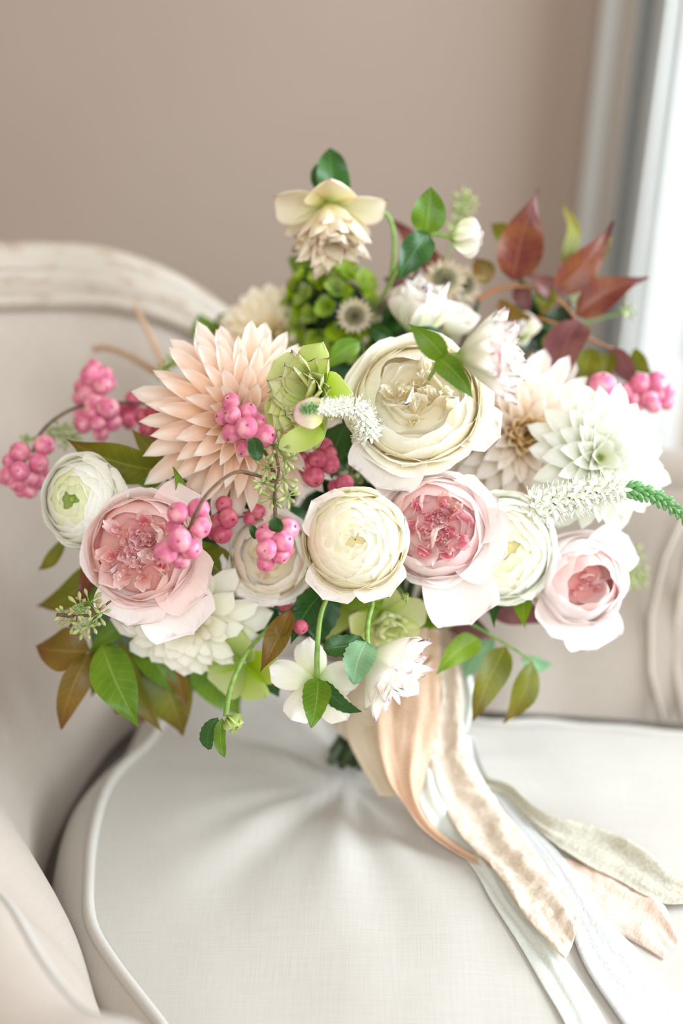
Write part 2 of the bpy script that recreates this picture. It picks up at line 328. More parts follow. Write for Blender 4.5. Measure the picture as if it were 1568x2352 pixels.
# ------------------------------------------------------------------ armchair
chair = root('armchair', (0.1, .7, 0), 'cream linen tub armchair with worn white painted wood rail', 'chair')
A3 = lambda v: np.array(v[:], float)
zt = .545
base_pts = [(-.02, .36, .39), (-.085, .47, .39)] + [tuple(S(px, py, .41)) for px, py in ((215, 2290), (95, 2090), (150, 1880), (285, 1690))] + \
           [(-.115, .905, .40), (-.06, .93, .40), (.0, .935, .40)] + [tuple(S(px, py, .44)) for px, py in ((1080, 1632), (1300, 1645), (1568, 1664))] + [(.36, .86, .44), (.46, .80, .44)]
topA = [(-.035, .34, .53)] + [tuple(S(px, py, zt)) for px, py in ((345, 2410), (205, 2335), (108, 2225), (25, 2085), (-70, 1960))]
yb = .975
top_pts = topA + [(-.25, .70, .585), (-.30, .82, .67)] + \
          [tuple(Yp(px, py, yy)) for px, py, yy in ((-120, 735, .93), (120, 702, .98), (300, 715, .995), (450, 772, 1.01), (560, 850, 1.02), (700, 960, 1.03), (1000, 1100, 1.02), (1250, 1120, 1.0), (1490, 1120, .975))] + [(.34, .93, .590), (.44, .86, .575)]
def resample(pts, n):
    c = catmull(pts, 12); d = np.r_[0, np.cumsum(np.linalg.norm(np.diff(c, axis=0), axis=1))]; t = np.linspace(0, d[-1], n)
    return np.stack([np.interp(t, d, c[:, k]) for k in range(3)], 1)
# station matching by hand: equal counts
base_c = catmull(base_pts + [base_pts[-1]] * 0, 12); top_c = catmull(top_pts, 12)
NS = 150
base_r = resample(base_pts, NS); top_r = resample(top_pts, NS)
# align stations by parameter of plan angle about the seat centre
cen = np.array([.12, .64])
def bya(c):
    a = np.unwrap(np.arctan2(c[:, 1] - cen[1], c[:, 0] - cen[0])); return a
ba, ta = bya(base_r), bya(top_r)
if ba[0] < ba[-1]: pass
amin, amax = max(min(ba), min(ta)), min(max(ba), max(ta))
aa = np.linspace(amax, amin, NS)
def at_angle(c, a, q):
    o_ = np.argsort(a); return np.stack([np.interp(q, a[o_], c[o_, k]) for k in range(3)], 1)
Bs, Ts = at_angle(base_r, ba, aa), at_angle(top_r, ta, aa)
org = np.array(chair.location[:])
rows = []
for v in np.linspace(0, 1, 14):
    c = Bs * (1 - v) + Ts * v
    inward = np.zeros_like(c); inward[:, :2] = cen - c[:, :2]; inward /= np.linalg.norm(inward, axis=1)[:, None]
    rows.append(c + inward * (.016 * math.sin(math.pi * v) ** .8) - org)
add('back_upholstery', grid('back_upholstery', np.array(rows), M['linen_shaded']), chair)
# outer shell of the chair down to the seat rail
outw = np.zeros_like(Ts); outw[:, :2] = Ts[:, :2] - cen; outw /= np.linalg.norm(outw, axis=1)[:, None]
rows = [Ts + outw * .03 - org, Ts + outw * .055 + np.array([0, 0, -.03]) - org]
q = Ts + outw * .05; q[:, 2] = .34; rows.append(q - org)
q2 = q.copy(); q2[:, 2] = .26; rows.append(q2 - org)
add('outer_back', grid('outer_back', np.array(rows), M['linen_shaded']), chair)
# moulded wood rail along the high back, upholstered pad on the near and far arms
def sweep(name, idx, prof_, mat, lift=0.):
    T_, O_ = Ts[idx], outw[idx]; X_ = []
    for (o_, z_) in prof_: X_.append(T_ + O_ * o_ + np.array([0, 0, z_ + lift]) - org)
    X_ = np.array(X_); uu, vv = np.meshgrid(np.linspace(0, 1, X_.shape[1]) * 6, np.linspace(0, 1, X_.shape[0]) * .8)
    return add(name, grid(name, X_, mat, uv=np.stack([uu, vv], -1)), chair)
pxs = []
i_split = int(np.argmin(np.linalg.norm(Ts - np.array([-.25, .70, .585]), axis=1)))
i_split2 = int(np.argmin(np.linalg.norm(Ts - np.array(tuple(Yp(1000, 1100, 1.02))), axis=1)))
rail = [(-.002, -.004), (-.008, .0), (-.010, .006), (-.005, .011), (.001, .0095), (.005, .003), (.008, .004), (.008, .012), (.009, .021), (.012, .025), (.017, .021), (.021, .022), (.019, .032), (.024, .038), (.032, .040), (.041, .037), (.046, .028), (.046, .0), (.034, -.02)]
ir = np.arange(i_split, i_split2 + 1)
sweep('wood_rail', ir, rail, M['paint'])
arm = [(0, -.012), (.003, .004), (.012, .012), (.026, .016), (.044, .015), (.058, .008), (.066, -.004), (.068, -.03), (.066, -.10)]
ia = np.arange(0, i_split + 1)
sweep('arm_pad', ia, arm, M['linen_shaded']); sweep('arm_pad', np.arange(i_split2, NS), arm, M['linen_shaded'])
for off, z_ in ((.0, .0), (.066, -.002)):
    add('welt', tube('welt', Ts[ia] + outw[ia] * off + np.array([0, 0, z_]) - org, .0028, M['linen'], 8), chair)
# vertical seam cords and rounded pad at the far right arm
for pts_ in ([(1585, 1150), (1525, 1280), (1492, 1420), (1492, 1540), (1522, 1655)], [(1640, 1150), (1575, 1280), (1552, 1420), (1550, 1540), (1570, 1660)]):
    add('welt', tube('welt', local(catmull([Yp(a, b, .935 - .07 * k / 4) for k, (a, b) in enumerate(pts_)], 8).tolist(), chair) if False else [np.array(Yp(a, b, .935 - .075 * k / 4)) - org for k, (a, b) in enumerate(pts_)], .0022, M['linen_shaded'], 8), chair)
# seat frame and legs
fr = np.array([(-.02, .36), (-.12, .48), (-.19, .62), (-.21, .78), (-.14, .95), (0, 1.0), (.25, 1.0), (.42, .90), (.46, .70), (.42, .45), (.30, .36)])
Vv = [(x - org[0], y - org[1], z) for z in (.27, .385) for x, y in fr]; n_ = len(fr)
add('seat_frame', mesh('seat_frame', Vv, [(i, (i + 1) % n_, n_ + (i + 1) % n_, n_ + i) for i in range(n_)] + [tuple(range(n_))[::-1], tuple(range(n_, 2 * n_))], M['paint'], smooth=False), chair)
for x, y in ((0, .42), (-.13, .88), (.38, .88), (.36, .44)):
    add('leg', tube('leg', [(x - org[0], y - org[1], 0), (x - org[0], y - org[1], .14), (x - org[0], y - org[1], .28)], [.014, .02, .028], M['paint'], 12), chair)

# ------------------------------------------------------------------ seat cushion
cush = root('seat_cushion', (.13, .66, .388), 'loose cream linen seat cushion with piped edges on the armchair', 'cushion')
oc = np.array(cush.location[:])
ocl = [S(350, 1700, .452), S(262, 1800, .452), S(218, 1920, .452), S(203, 2030, .452), S(214, 2120, .452), S(268, 2215, .452), S(370, 2352, .452)]
ocl = [(v.x, v.y) for v in ocl] + [(-.05, .50), (0.02, .44), (.12, .40), (.30, .40), (.41, .50), (.43, .68), (.40, .82)]
ocl += [(S(px, py, .455).x, S(px, py, .455).y + .003) for px, py in ((1568, 1690), (1300, 1668), (1080, 1655))] + [(.0, .90), (-.07, .90), (-.105, .885)]
OC = catmull([(a, b, 0) for a, b in ocl], 10, True)
d = np.r_[0, np.cumsum(np.linalg.norm(np.diff(np.vstack([OC, OC[:1]]), axis=0), axis=1))]; tt = np.linspace(0, d[-1], 201)[:-1]
OCc = np.vstack([OC, OC[:1]]); OC = np.stack([np.interp(tt, d, OCc[:, k]) for k in range(2)], 1)
cc = np.array([.13, .66])
tan = np.roll(OC, -1, 0) - np.roll(OC, 1, 0); nrm = np.stack([tan[:, 1], -tan[:, 0]], 1); nrm /= np.linalg.norm(nrm, axis=1)[:, None]
if ((OC - cc) * nrm).sum(1).mean() < 0: nrm = -nrm
SB = S(805, 1768, .462)                       # where the stems press into the cushion
def edge_e(x, y):
    vx, vy = x - cc[0], y - cc[1]; a = math.atan2(vy, vx); ro = np.interp(a, _oa, _or); return max(0., 1 - math.hypot(vx, vy) / ro)
_a = np.arctan2(OC[:, 1] - cc[1], OC[:, 0] - cc[0]); _r = np.hypot(OC[:, 1] - cc[1], OC[:, 0] - cc[0]); _o = np.argsort(_a)
_oa = np.r_[_a[_o] - 2 * math.pi, _a[_o], _a[_o] + 2 * math.pi]; _or = np.r_[_r[_o], _r[_o], _r[_o]]
def top_h(x, y, e):
    z = .452 + .016 * (1 - (1 - e) ** 2.2) 
    dx, dy = x - SB.x, y - SB.y; r = math.hypot(dx, dy) + 1e-6; a = math.atan2(dy, dx)
    z -= .011 * math.exp(-(r / .045) ** 2)
    fold = math.sin(a * 7 + .6) * .5 + math.sin(a * 11 + 2.1) * .35 + math.sin(a * 17 + 4) * .25
    z += .0042 * fold * math.exp(-((r - .07) / .07) ** 2) * min(1, e * 3)
    z += .0022 * noise.noise(Vector((x * 9, y * 9, 0))) * min(1, e * 3) + .0012 * noise.noise(Vector((x * 25, y * 12, 3))) * min(1, e * 4)
    return z
rows = []
wob = np.array([.0022 * noise.noise(Vector((p[0] * 18, p[1] * 18, 5))) for p in OC])
for off, z in ((-.02, .386), (.014, .388), (.024, .397), (.028, .412), (.024, .430), (.014, .444), (.003, .4505)):
    rows.append(np.c_[OC + nrm * (off + (wob * 2)[:, None] * (1 if off > .01 else 0)), np.full(len(OC), z)])
NE = 56
for k in range(0, NE + 1):
    s = (1 - k / NE) ** 1.15 if k < NE else 0
    s = 1 - k / NE
    q = cc + (OC - cc) * s; e = 1 - s
    rows.append(np.array([(x, y, top_h(x, y, e)) for x, y in q]))
add('cushion_cover', grid('cushion_cover', np.array(rows) - oc, M['linen'], closed=True), cush)
for off, z in ((.001, .4525), (.012, .390)):
    q = OC + nrm * (off + wob[:, None]); add('piping', tube('piping', np.c_[q, np.full(len(q), z) + wob] - oc, .0036, M['linen'], 8, True), cush)

# ------------------------------------------------------------------ petals
def petal_np(nu=5, nv=8, L=1., Wd=.3, a=.5, b=.6, bend=(0, 0), cup=.3, fold=0, ruf=0, seed=0, minw=.12, twist=0, notch=0, freq=3):
    v = np.linspace(0, 1, nv); vm = a / (a + b)
    w = Wd * np.clip(v, 0, 1) ** a * (1 - v) ** b / (vm ** a * (1 - vm) ** b)
    w = np.maximum(w, Wd * minw * (1 - v)); 
    th = bend[0] + bend[1] * v ** 1.5; ds = L / (nv - 1)
    y = np.r_[0, np.cumsum(np.cos(th[:-1]) * ds)]; z = np.r_[0, np.cumsum(np.sin(th[:-1]) * ds)]
    u = np.linspace(-1, 1, nu); X = np.zeros((nv, nu, 3)); r = random.Random(seed); ph = r.random() * 9
    for j in range(nv):
        for i in range(nu):
            off = w[j] * (cup * u[i] ** 2 + fold * abs(u[i])) + ruf * (v[j] ** 2) * math.sin(freq * u[i] * 2 + ph + v[j] * 4)
            x = u[i] * w[j] + twist * v[j] ** 2
            yy = y[j] + (notch * L * (math.sin(u[i] * freq * 3 + ph) - abs(u[i])) * v[j] ** 4 if notch else 0)
            X[j, i] = (x, yy - math.sin(th[j]) * off, z[j] + math.cos(th[j]) * off)
    return X
def shell_np(r, z0, z1, half, nu=11, nv=8, rnd_=.35, flare=0., curl=.12, ruf=0., seed=0, spiral=.06, freq=3, wob_=.0):
    R_ = random.Random(seed); ph = R_.random() * 9; X = np.zeros((nv, nu, 3)); p2 = R_.random() * 9
    for i, u in enumerate(np.linspace(-1, 1, nu)):
        top = 1 - rnd_ * abs(u) ** 2.6 + wob_ * math.sin(u * 2.3 + p2)
        for j, v in enumerate(np.linspace(0, 1, nv)):
            s = v * top
            g = .25 + .78 * math.sin(min(s * 1.35, 1) * math.pi / 2) - curl * max(0, s - .6) ** 2 * 4 + flare * s ** 3
            rr = r * g * (1 + spiral * u) + ruf * v ** 3 * math.sin(u * freq * 2.2 + ph)
            a = u * half
            X[j, i] = (rr * math.sin(a), rr * math.cos(a), z0 + (z1 - z0) * s + ruf * .6 * v ** 3 * math.cos(u * freq * 3 + ph))
    return X
def ball_np(E, Hh, th0, half, nu=13, nv=11, rnd_=.5, lift=.04, ruf=.0, seed=0, spiral=.02, th1=2.2, freq=3):
    R_ = random.Random(seed); ph = R_.random() * 9; p2 = R_.random() * 9; X = np.zeros((nv, nu, 3))
    for i, u in enumerate(np.linspace(-1, 1, nu)):
        tr = th0 + rnd_ * abs(u) ** 2.4 + .05 * math.sin(u * 3 + p2) + ruf * .6 * math.sin(u * freq * 3 + ph)
        for j, v in enumerate(np.linspace(0, 1, nv)):
            th = th1 + (tr - th1) * v; k = 1 + lift * v ** 7 + spiral * u * v + ruf * v ** 4 * math.sin(u * freq * 2.2 + ph)
            X[j, i] = (E * k * math.sin(th) * math.sin(u * half), E * k * math.sin(th) * math.cos(u * half), E * k * Hh * math.cos(th))
    return X
def basis(loc, az, el, sc=1., roll=0.):
    if isinstance(sc, (int, float)): sc = (sc, sc, sc)
    return Matrix.Translation(loc) @ Matrix.Rotation(-az, 4, 'Z') @ Matrix.Rotation(el, 4, 'X') @ Matrix.Rotation(roll, 4, 'Y') @ Matrix.Diagonal((*sc, 1))
GA = math.pi * (3 - math.sqrt(5))
BIND = P(880, 1560, .915); FOOT = P(803, 1752, .948)
stem_n = [0]
def stem_to_bundle(rt, start, axis, rad=.0018, mat=None, quat=None):
    """a stem from the back of a flower down through the binding to its cut foot"""
    k = stem_n[0]; stem_n[0] += 1; a = k * GA; rr = .0035 * math.sqrt(k % 18)
    side = Vector((math.cos(a), math.sin(a), 0)) * rr
    p0 = Vector(start); p1 = p0 - axis * .035; pb = BIND + side; pf = FOOT + Vector((math.cos(a + 2), math.sin(a + 2), 0)) * rr
    pf.z = max(pf.z, .462)
    mid = (p1 + pb) / 2 + Vector((0, .015, 0))
    path = catmull([p0, p1, mid, pb, pf], 5)
    inv = rt.matrix_basis.inverted() if quat is None else (Matrix.Translation(rt.location) @ quat.to_matrix().to_4x4()).inverted()
    pts = [inv @ Vector(p) for p in path]
    add('stem', tube('stem', pts, rad, mat or M['stem_dark'], 6), rt)
def flower_root(name, c, f, label, cat, group=None, spin=0.):
    ax = face(*f); q = ax.to_track_quat('Z', 'Y') @ Matrix.Rotation(spin, 4, 'Z').to_quaternion()
    r_ = link(bpy.data.objects.new(name, None)); r_.empty_display_size = .01; r_.rotation_mode = 'QUATERNION'; r_.location = c; r_.rotation_quaternion = q
    tag(r_, label, cat, group); return r_, ax, q

def dahlia(c, f, R, mats, n, label, group, seed=0, Wf=.17, inner=.30, pointy=.75, back=-.25, cup=.85, name='dahlia', el0=1.35, dome=.25, m_in=None, n_in=0, depthk=1.0, curve=.35):
    r = random.Random(seed); rt, ax, q = flower_root(name, c, f, label, 'flower', group)
    vs = []
    for k in range(6):
        X = petal_np(7, 9, 1., Wf * (1 + .12 * math.sin(k * 2)), .62, pointy, (.0, -.25 + curve * .18 * k), cup * (.75 + .1 * k), .12, .012, seed * 10 + k)
        vs.append([grid('petal', X, m_) for m_ in mats])
    vin = [grid('petal', petal_np(5, 7, 1., Wf * 1.1, .5, .6, (.0, .9), 1.4, .2, 0, seed + k), m_in or mats[0]) for k in range(2)]
    for i in range(n):
        t = (i + .5) / n; az = i * GA + r.uniform(-.06, .06)
        L = R * (inner + (1 - inner) * t ** .6) * r.uniform(.93, 1.06)
        el = el0 + (back - el0) * t ** .8 + r.uniform(-.06, .06)
        r0 = R * .04 + R * .13 * t; h = R * dome * (1 - t ** 1.3) - R * .05 * t
        loc = (math.sin(az) * r0, math.cos(az) * r0, h)
        wsc = .75 + .4 * t
        me = vs[r.randrange(6)][min(len(mats) - 1, int(t * len(mats)))] if i >= n_in else vin[i % 2]
        add('petal', me, rt, M=basis(loc, az, el, (L * wsc / max(.45, t ** .25), L, L), r.uniform(-.15, .15)))
    # green receptacle behind the petals
    prof_ = np.array([(0.001, .03), (.16, .02), (.2, -.04), (.15, -.12), (.03, -.2)]) * R
    X = np.array([[(p[0] * math.cos(a), p[0] * math.sin(a), p[1]) for a in np.linspace(0, 2 * math.pi, 12, endpoint=False)] for p in prof_])
    add('receptacle', grid('receptacle', X, M['stem'], closed=True), rt)
    stem_to_bundle(rt, Vector(c) - ax * R * .18, ax, .0028, quat=q)
    return rt, ax

def rosette(c, f, R, mats, label, group=None, name='ranunculus', n=40, rin=.10, H=.62, seed=0, pw=.8, half=(1.0, .95), flare0=0., flare1=0., curl=.16, ruf=.0, eye=None, cat='flower', dip=.1, zb=-.55, squash=1., crumple=0, cr_mat=None, cr_r=.4, guards=(), rnd_=.32, cr_h=.35, freq=3, ball=None, lift=.05, heart=None):
    """layers of shell petals wound round an axis; mats = inner ... outer"""
    r = random.Random(seed); rt, ax, q = flower_root(name, c, f, label, cat, group)
    for i in range(n):
        t = i / (n - 1); rr = R * (rin + ((.62 if ball else 1) - rin) * t ** pw); az = i * GA * 1.0 + r.uniform(-.2, .2)
        z1 = H * R * (math.sqrt(max(0, 1 - (.93 * t) ** 2)) - dip * math.exp(-(t / .25) ** 2)) * r.uniform(.97, 1.03)
        z0 = zb * R * (.35 + .65 * t)
        hw = half[0] + (half[1] - half[0]) * t
        X = shell_np(rr, z0, z1, hw * r.uniform(.9, 1.1), 11, 9, rnd_ * r.uniform(.7, 1.3), flare0 + (flare1 - flare0) * t ** 2, curl * (1 - .5 * t), ruf * R * (t * .8 + .3), seed * 100 + i, .05, freq, .03)
        X[..., 0] *= squash
        add('petal', grid('petal', X, mats[min(len(mats) - 1, int(t * len(mats)))]), rt, M=Matrix.Rotation(-az, 4, 'Z'))
    if ball:
        nb, tha, thb, e0, e1 = ball
        for i in range(nb):
            t = i / (nb - 1); az = i * GA + r.uniform(-.25, .25)
            X = ball_np(R * (e0 + (e1 - e0) * t), H * r.uniform(.97, 1.03), (tha + (thb - tha) * t) * r.uniform(.93, 1.07), r.uniform(.8, 1.1) * (1.15 - .2 * t), 13, 11, .22 + .4 * t * r.uniform(.6, 1.2), lift * (.5 + t), .010 + ruf * .5, seed * 100 + i + 50)
            X[..., 0] *= squash
            add('petal', grid('petal', X, mats[min(len(mats) - 1, int((.12 + .88 * t) * len(mats)))]), rt, M=Matrix.Rotation(-az, 4, 'Z'))
    if heart:
        rr_, hz, hm = heart
        X = np.array([[(R * rr_ * math.sin(p) * math.cos(a), R * rr_ * math.sin(p) * math.sin(a), R * hz * math.cos(p)) for a in np.linspace(0, 2 * math.pi, 18, endpoint=False)] for p in np.linspace(.02, 1.7, 9)])
        add('flower_heart', grid('flower_heart', X, hm, closed=True), rt)
    nq = crumple // 7
    for qn in range(nq):
        qa = qn * 2 * math.pi / max(1, min(nq, 7)) + r.uniform(-.2, .2); qr = R * cr_r * (.58 if qn < 7 else .12)
        for k in range(7):
            t_ = k / 6; rk = R * cr_r * (.05 + .38 * t_); L = R * .42
            X = shell_np(rk, 0, L * (1 - .12 * t_), r.uniform(.8, 1.25), 13, 8, .25, .25, .0, R * .028, seed * 71 + qn * 9 + k, .1, 3 + k % 3, .06)
            X[..., 0] *= .62
            tilt = Matrix.Rotation(r.uniform(-.12, .12), 4, 'X')
            az = qa + (0 if k % 2 else math.pi) + r.uniform(-.25, .25)
            add('petal', grid('petal', X, cr_mat[min(len(cr_mat) - 1, int(r.random() * len(cr_mat)))]), rt, M=Matrix.Translation((math.sin(qa) * qr, math.cos(qa) * qr, R * (.10 + .06 * (1 - t_)))) @ Matrix.Rotation(-az, 4, 'Z') @ tilt)
    for i in range(crumple // 12):
        a = r.uniform(0, 2 * math.pi); rad = R * cr_r * math.sqrt(r.random()); L = R * r.uniform(.5, .78)
        # folded petals stand on edge, fanned round five centres
        qd = round(a / (2 * math.pi / 5)) * 2 * math.pi / 5
        X = petal_np(8, 8, L, R * r.uniform(.2, .32), .35, .3, (0, r.uniform(-.3, .7)), r.uniform(.3, 1.0), 0, R * .05, seed * 77 + i, .4, 0, .03, r.choice((2, 3, 4)))
        loc = (math.sin(a) * rad, math.cos(a) * rad, -.1 * R)
        face_az = qd + math.pi / 2 * r.choice((1, -1)) + r.uniform(-.5, .5) if r.random() < .7 else a + r.uniform(-.5, .5)
        add('petal', grid('petal', X, r.choice(cr_mat)), rt, M=basis(loc, face_az, math.pi / 2 - r.uniform(.05, .5), 1, r.uniform(-.2, .2)))
    for (az, L, Wd, el, bend, cp, m_) in guards:
        X = petal_np(13, 13, L, Wd, .55, .22, (0, bend), cp, 0, L * .012, seed + int(az * 10), .35, 0, .02)
        add('guard_petal', grid('guard_petal', X, m_), rt, M=basis((math.sin(az) * R * .2, math.cos(az) * R * .2, -R * .35), az, el))
    if eye:
        V, F = [], []
        X = np.array([[(R * .09 * math.sin(p) * math.cos(a), R * .09 * math.sin(p) * math.sin(a), R * (H * .62) + R * .1 * math.cos(p)) for a in np.linspace(0, 2 * math.pi, 10, endpoint=False)] for p in np.linspace(.05, 2.6, 7)])
        add('green_eye', grid('green_eye', X, eye, closed=True), rt)
    prof_ = np.array([(0.001, .1), (.3, .05), (.36, -.1), (.2, -.3), (.05, -.42)]) * R; prof_[:, 1] += zb * R * .6
    X = np.array([[(p[0] * math.cos(a), p[0] * math.sin(a), p[1]) for a in np.linspace(0, 2 * math.pi, 12, endpoint=False)] for p in prof_])
    add('calyx', grid('calyx', X, M['stem'], closed=True), rt)
    stem_to_bundle(rt, Vector(c) + ax * (zb * R - R * .2), ax, .0025, quat=q)
    return rt, ax

# ------------------------------------------------------------------ the flowers
def px2m(px, dd): return px * dd / FPX
dahlia(P(552, 968, .835), (.26, .10, 1), px2m(224, .83), [M['dahlia_peach']], 104, 'large peach dahlia with a cluster of pink berries lying across its heart', 'dahlias', 3, Wf=.102, inner=.36, el0=1.3, back=-.15, dome=.14, pointy=.62, cup=1.25, m_in=M['dahlia_peach'], n_in=8)
dahlia(P(625, 775, .965), (-.2, .5, 1), px2m(125, .965), [M['dahlia_butter']], 60, 'pale butter yellow dahlia half hidden behind the large peach dahlia', 'dahlias', 4, Wf=.2, back=0)
dahlia(P(1190, 1000, .89), (.08, .0, 1), px2m(206, .875), [M['dahlia_blush']], 110, 'blush dahlia with golden heart between the cream rose and white dahlia', 'dahlias', 5, Wf=.115, inner=.22, back=-.05, dome=.12, cup=1.0, pointy=.5, m_in=M['dahlia_gold'], n_in=26)
dahlia(P(1374, 1052, .850), (.15, .0, 1), px2m(158, .855), [M['dahlia_white']], 70, 'large white dahlia with greenish heart at right of the bouquet', 'dahlias', 6, Wf=.18, inner=.42, back=-.2, dome=.06, cup=.8, pointy=.7, el0=1.15)
dahlia(P(435, 1408, .845), (-.05, -.62, .9), px2m(165, .85), [M['dahlia_cream']], 58, 'white dahlia peeping out below the pink rose at lower left', 'dahlias', 8, Wf=.2, back=-.1, pointy=.45, cup=.5, dome=.15)

rosette(P(958, 922, .812), (-.06, .30, 1), px2m(152, .80), [M['rose_cream_in'], M['rose_cream'], M['rose_cream']], 'full cream garden rose at the centre top of the bouquet', 'garden roses', 'garden_rose', n=12, rin=.25, H=.52, seed=11, pw=.9, half=(.85, .8), flare0=.0, flare1=.1, curl=.05, ruf=.035, ball=(26, .72, 1.6, .86, 1.05), lift=.1, crumple=34, cr_mat=[M['rose_cream_in'], M['rose_cream']], cr_r=.56, heart=(.7, .22, M['rose_cream']), dip=.25, rnd_=.4,
        guards=((3.5, px2m(190, .8), px2m(92, .8), .15, -.3, .35, M['rose_guard']), (1.9, px2m(185, .8), px2m(60, .8), .3, -.2, .3, M['rose_guard'])))
rosette(P(815, 1242, .785), (.0, .06, 1), px2m(118, .76), [M['ran_in'], M['ran_cream'], M['ran_cream'], M['ran_cream']], 'round cream ranunculus at the very centre of the bouquet', 'ranunculus blooms', 'ranunculus', n=6, rin=.05, H=.72, seed=12, half=(.95, 1.0), ruf=.012, curl=.2, flare1=.03, ball=(48, .06, 1.5, .84, 1.04), lift=.045, heart=(.80, .56, M['ran_cream']),
        guards=((2.55, px2m(140, .77), px2m(66, .77), .35, .0, .35, M['pink_white']), (3.6, px2m(142, .77), px2m(64, .77), .35, 0., .35, M['rose_guard']), (1.1, px2m(128, .77), px2m(70, .77), .6, 0, .4, M['rose_guard']), (5.4, px2m(134, .77), px2m(66, .77), .55, 0, .4, M['rose_guard'])), eye=None)
rosette(P(190, 1148, .82), (-.42, .02, 1), px2m(104, .80), [M['ran_white_in'], M['ran_white'], M['ran_white']], 'white ranunculus with green eye at the far left', 'ranunculus blooms', 'ranunculus', n=6, rin=.1, H=.62, seed=13, half=(.95, 1.0), ruf=.015, eye=M['ran_eye'], dip=.3, ball=(44, .14, 1.5, .8, 1.04), lift=.05, heart=(.75, .42, M['ran_white_in']),
        guards=((1.2, px2m(135, .8), px2m(60, .8), .45, 0., .35, M['ran_white']), (.6, px2m(120, .8), px2m(60, .8), .6, 0., .35, M['ran_white'])))
rosette(P(1152, 1258, .835), (.12, .0, 1), px2m(122, .82), [M['ran_white_in'], M['ran_cream'], M['ran_white'], M['ran_white']], 'ivory ranunculus right of the pink peony rose', 'ranunculus blooms', 'ranunculus', n=6, rin=.08, H=.62, seed=14, half=(.95, 1.05), ruf=.015, dip=.2, ball=(44, .1, 1.5, .82, 1.04), lift=.05, heart=(.76, .46, M['ran_cream']),
        guards=((2.2, px2m(130, .82), px2m(70, .82), .4, 0, .3, M['ran_white']), (4.4, px2m(125, .82), px2m(70, .82), .4, 0, .3, M['ran_white'])))
rosette(P(325, 1262, .80), (-.12, .02, 1), px2m(128, .785), [M['pink_mid'], M['pink_pale'], M['pink_pale'], M['pink_white']], 'ruffled pink garden rose at left with berries over its right edge', 'garden roses', 'garden_rose', n=8, rin=.3, H=.5, seed=15, pw=.9, half=(.8, .9), flare1=.12, curl=.1, ruf=.05, ball=(18, .85, 1.6, .9, 1.08), lift=.06, crumple=66, cr_mat=[M['pink_deep'], M['pink_mid'], M['pink_mid'], M['pink_pale']], cr_r=.72, heart=(.8, .26, M['pink_mid']), dip=.2, freq=4,
        guards=((2.5, px2m(205, .79), px2m(92, .79), .15, -.1, .35, M['pink_white']), (2.05, px2m(170, .79), px2m(84, .79), .35, -.1, .4, M['pink_pale']), (.75, px2m(170, .79), px2m(78, .79), .3, -.1, .3, M['pink_pale']), (3.2, px2m(165, .79), px2m(88, .79), .3, .1, .35, M['pink_white'])))
rosette(P(1000, 1212, .815), (.02, .02, 1), px2m(122, .80), [M['pink_mid'], M['pink_pale'], M['pink_white'], M['pink_white']], 'open pink peony rose right of the central ranunculus', 'garden roses', 'garden_rose', n=8, rin=.3, H=.6, seed=16, pw=.9, half=(.9, .95), flare1=.1, curl=.14, ruf=.045, ball=(18, .7, 1.6, .9, 1.08), lift=.05, crumple=56, cr_mat=[M['pink_deep'], M['pink_deep'], M['pink_mid'], M['pink_pale']], cr_r=.64, heart=(.75, .26, M['pink_mid']), dip=.2, freq=4,
        guards=((2.75, px2m(220, .8), px2m(88, .8), .1, -.1, .3, M['pink_white']), (1.9, px2m(165, .8), px2m(92, .8), .35, .1, .4, M['pink_white']), (1.1, px2m(150, .8), px2m(84, .8), .45, .1, .4, M['pink_white']), (5.5, px2m(165, .8), px2m(44, .8), .2, 0, .3, M['pink_pale'])))
rosette(P(1328, 1335, .85), (.22, -.02, 1), px2m(108, .835), [M['pink_mid'], M['pink_white'], M['pink_white'], M['pink_white']], 'palest pink cupped rose at lower right with deep pink heart', 'garden roses', 'garden_rose', n=3, rin=.2, H=.95, seed=17, pw=.8, half=(.9, 1.0), flare1=.06, curl=.3, ruf=.03, ball=(22, .42, 1.6, .86, 1.05), lift=.05, crumple=26, cr_mat=[M['pink_deep'], M['pink_mid']], cr_r=.4, heart=(.6, .3, M['pink_mid']), dip=.2, squash=.95,
        guards=((2.9, px2m(150, .84), px2m(76, .84), .2, -.1, .3, M['pink_white']), (.9, px2m(145, .84), px2m(64, .84), .4, -.2, .3, M['pink_white']), (3.7, px2m(140, .84), px2m(74, .84), .45, 0, .3, M['pink_white'])))
rosette(P(622, 1278, .835), (-.05, .0, 1), px2m(98, .82), [M['blush_rose'], M['rose_cream'], M['rose_guard'], M['rose_guard']], 'small blush garden rose left of the central ranunculus, pink berries on top', 'garden roses', 'garden_rose', n=8, rin=.25, H=.5, seed=18, pw=.8, half=(.8, .85), flare1=.18, curl=.05, ruf=.035, ball=(20, .7, 1.6, .86, 1.08), lift=.1, crumple=18, cr_mat=[M['blush_rose']], cr_r=.55, heart=(.7, .25, M['rose_cream']), dip=.2, rnd_=.45,
        guards=((5.3, px2m(128, .82), px2m(54, .82), .3, -.2, .3, M['rose_guard']), (4.2, px2m(110, .82), px2m(56, .82), .35, -.1, .3, M['rose_guard']), (3.4, px2m(112, .82), px2m(50, .82), .4, -.1, .3, M['rose_guard'])))

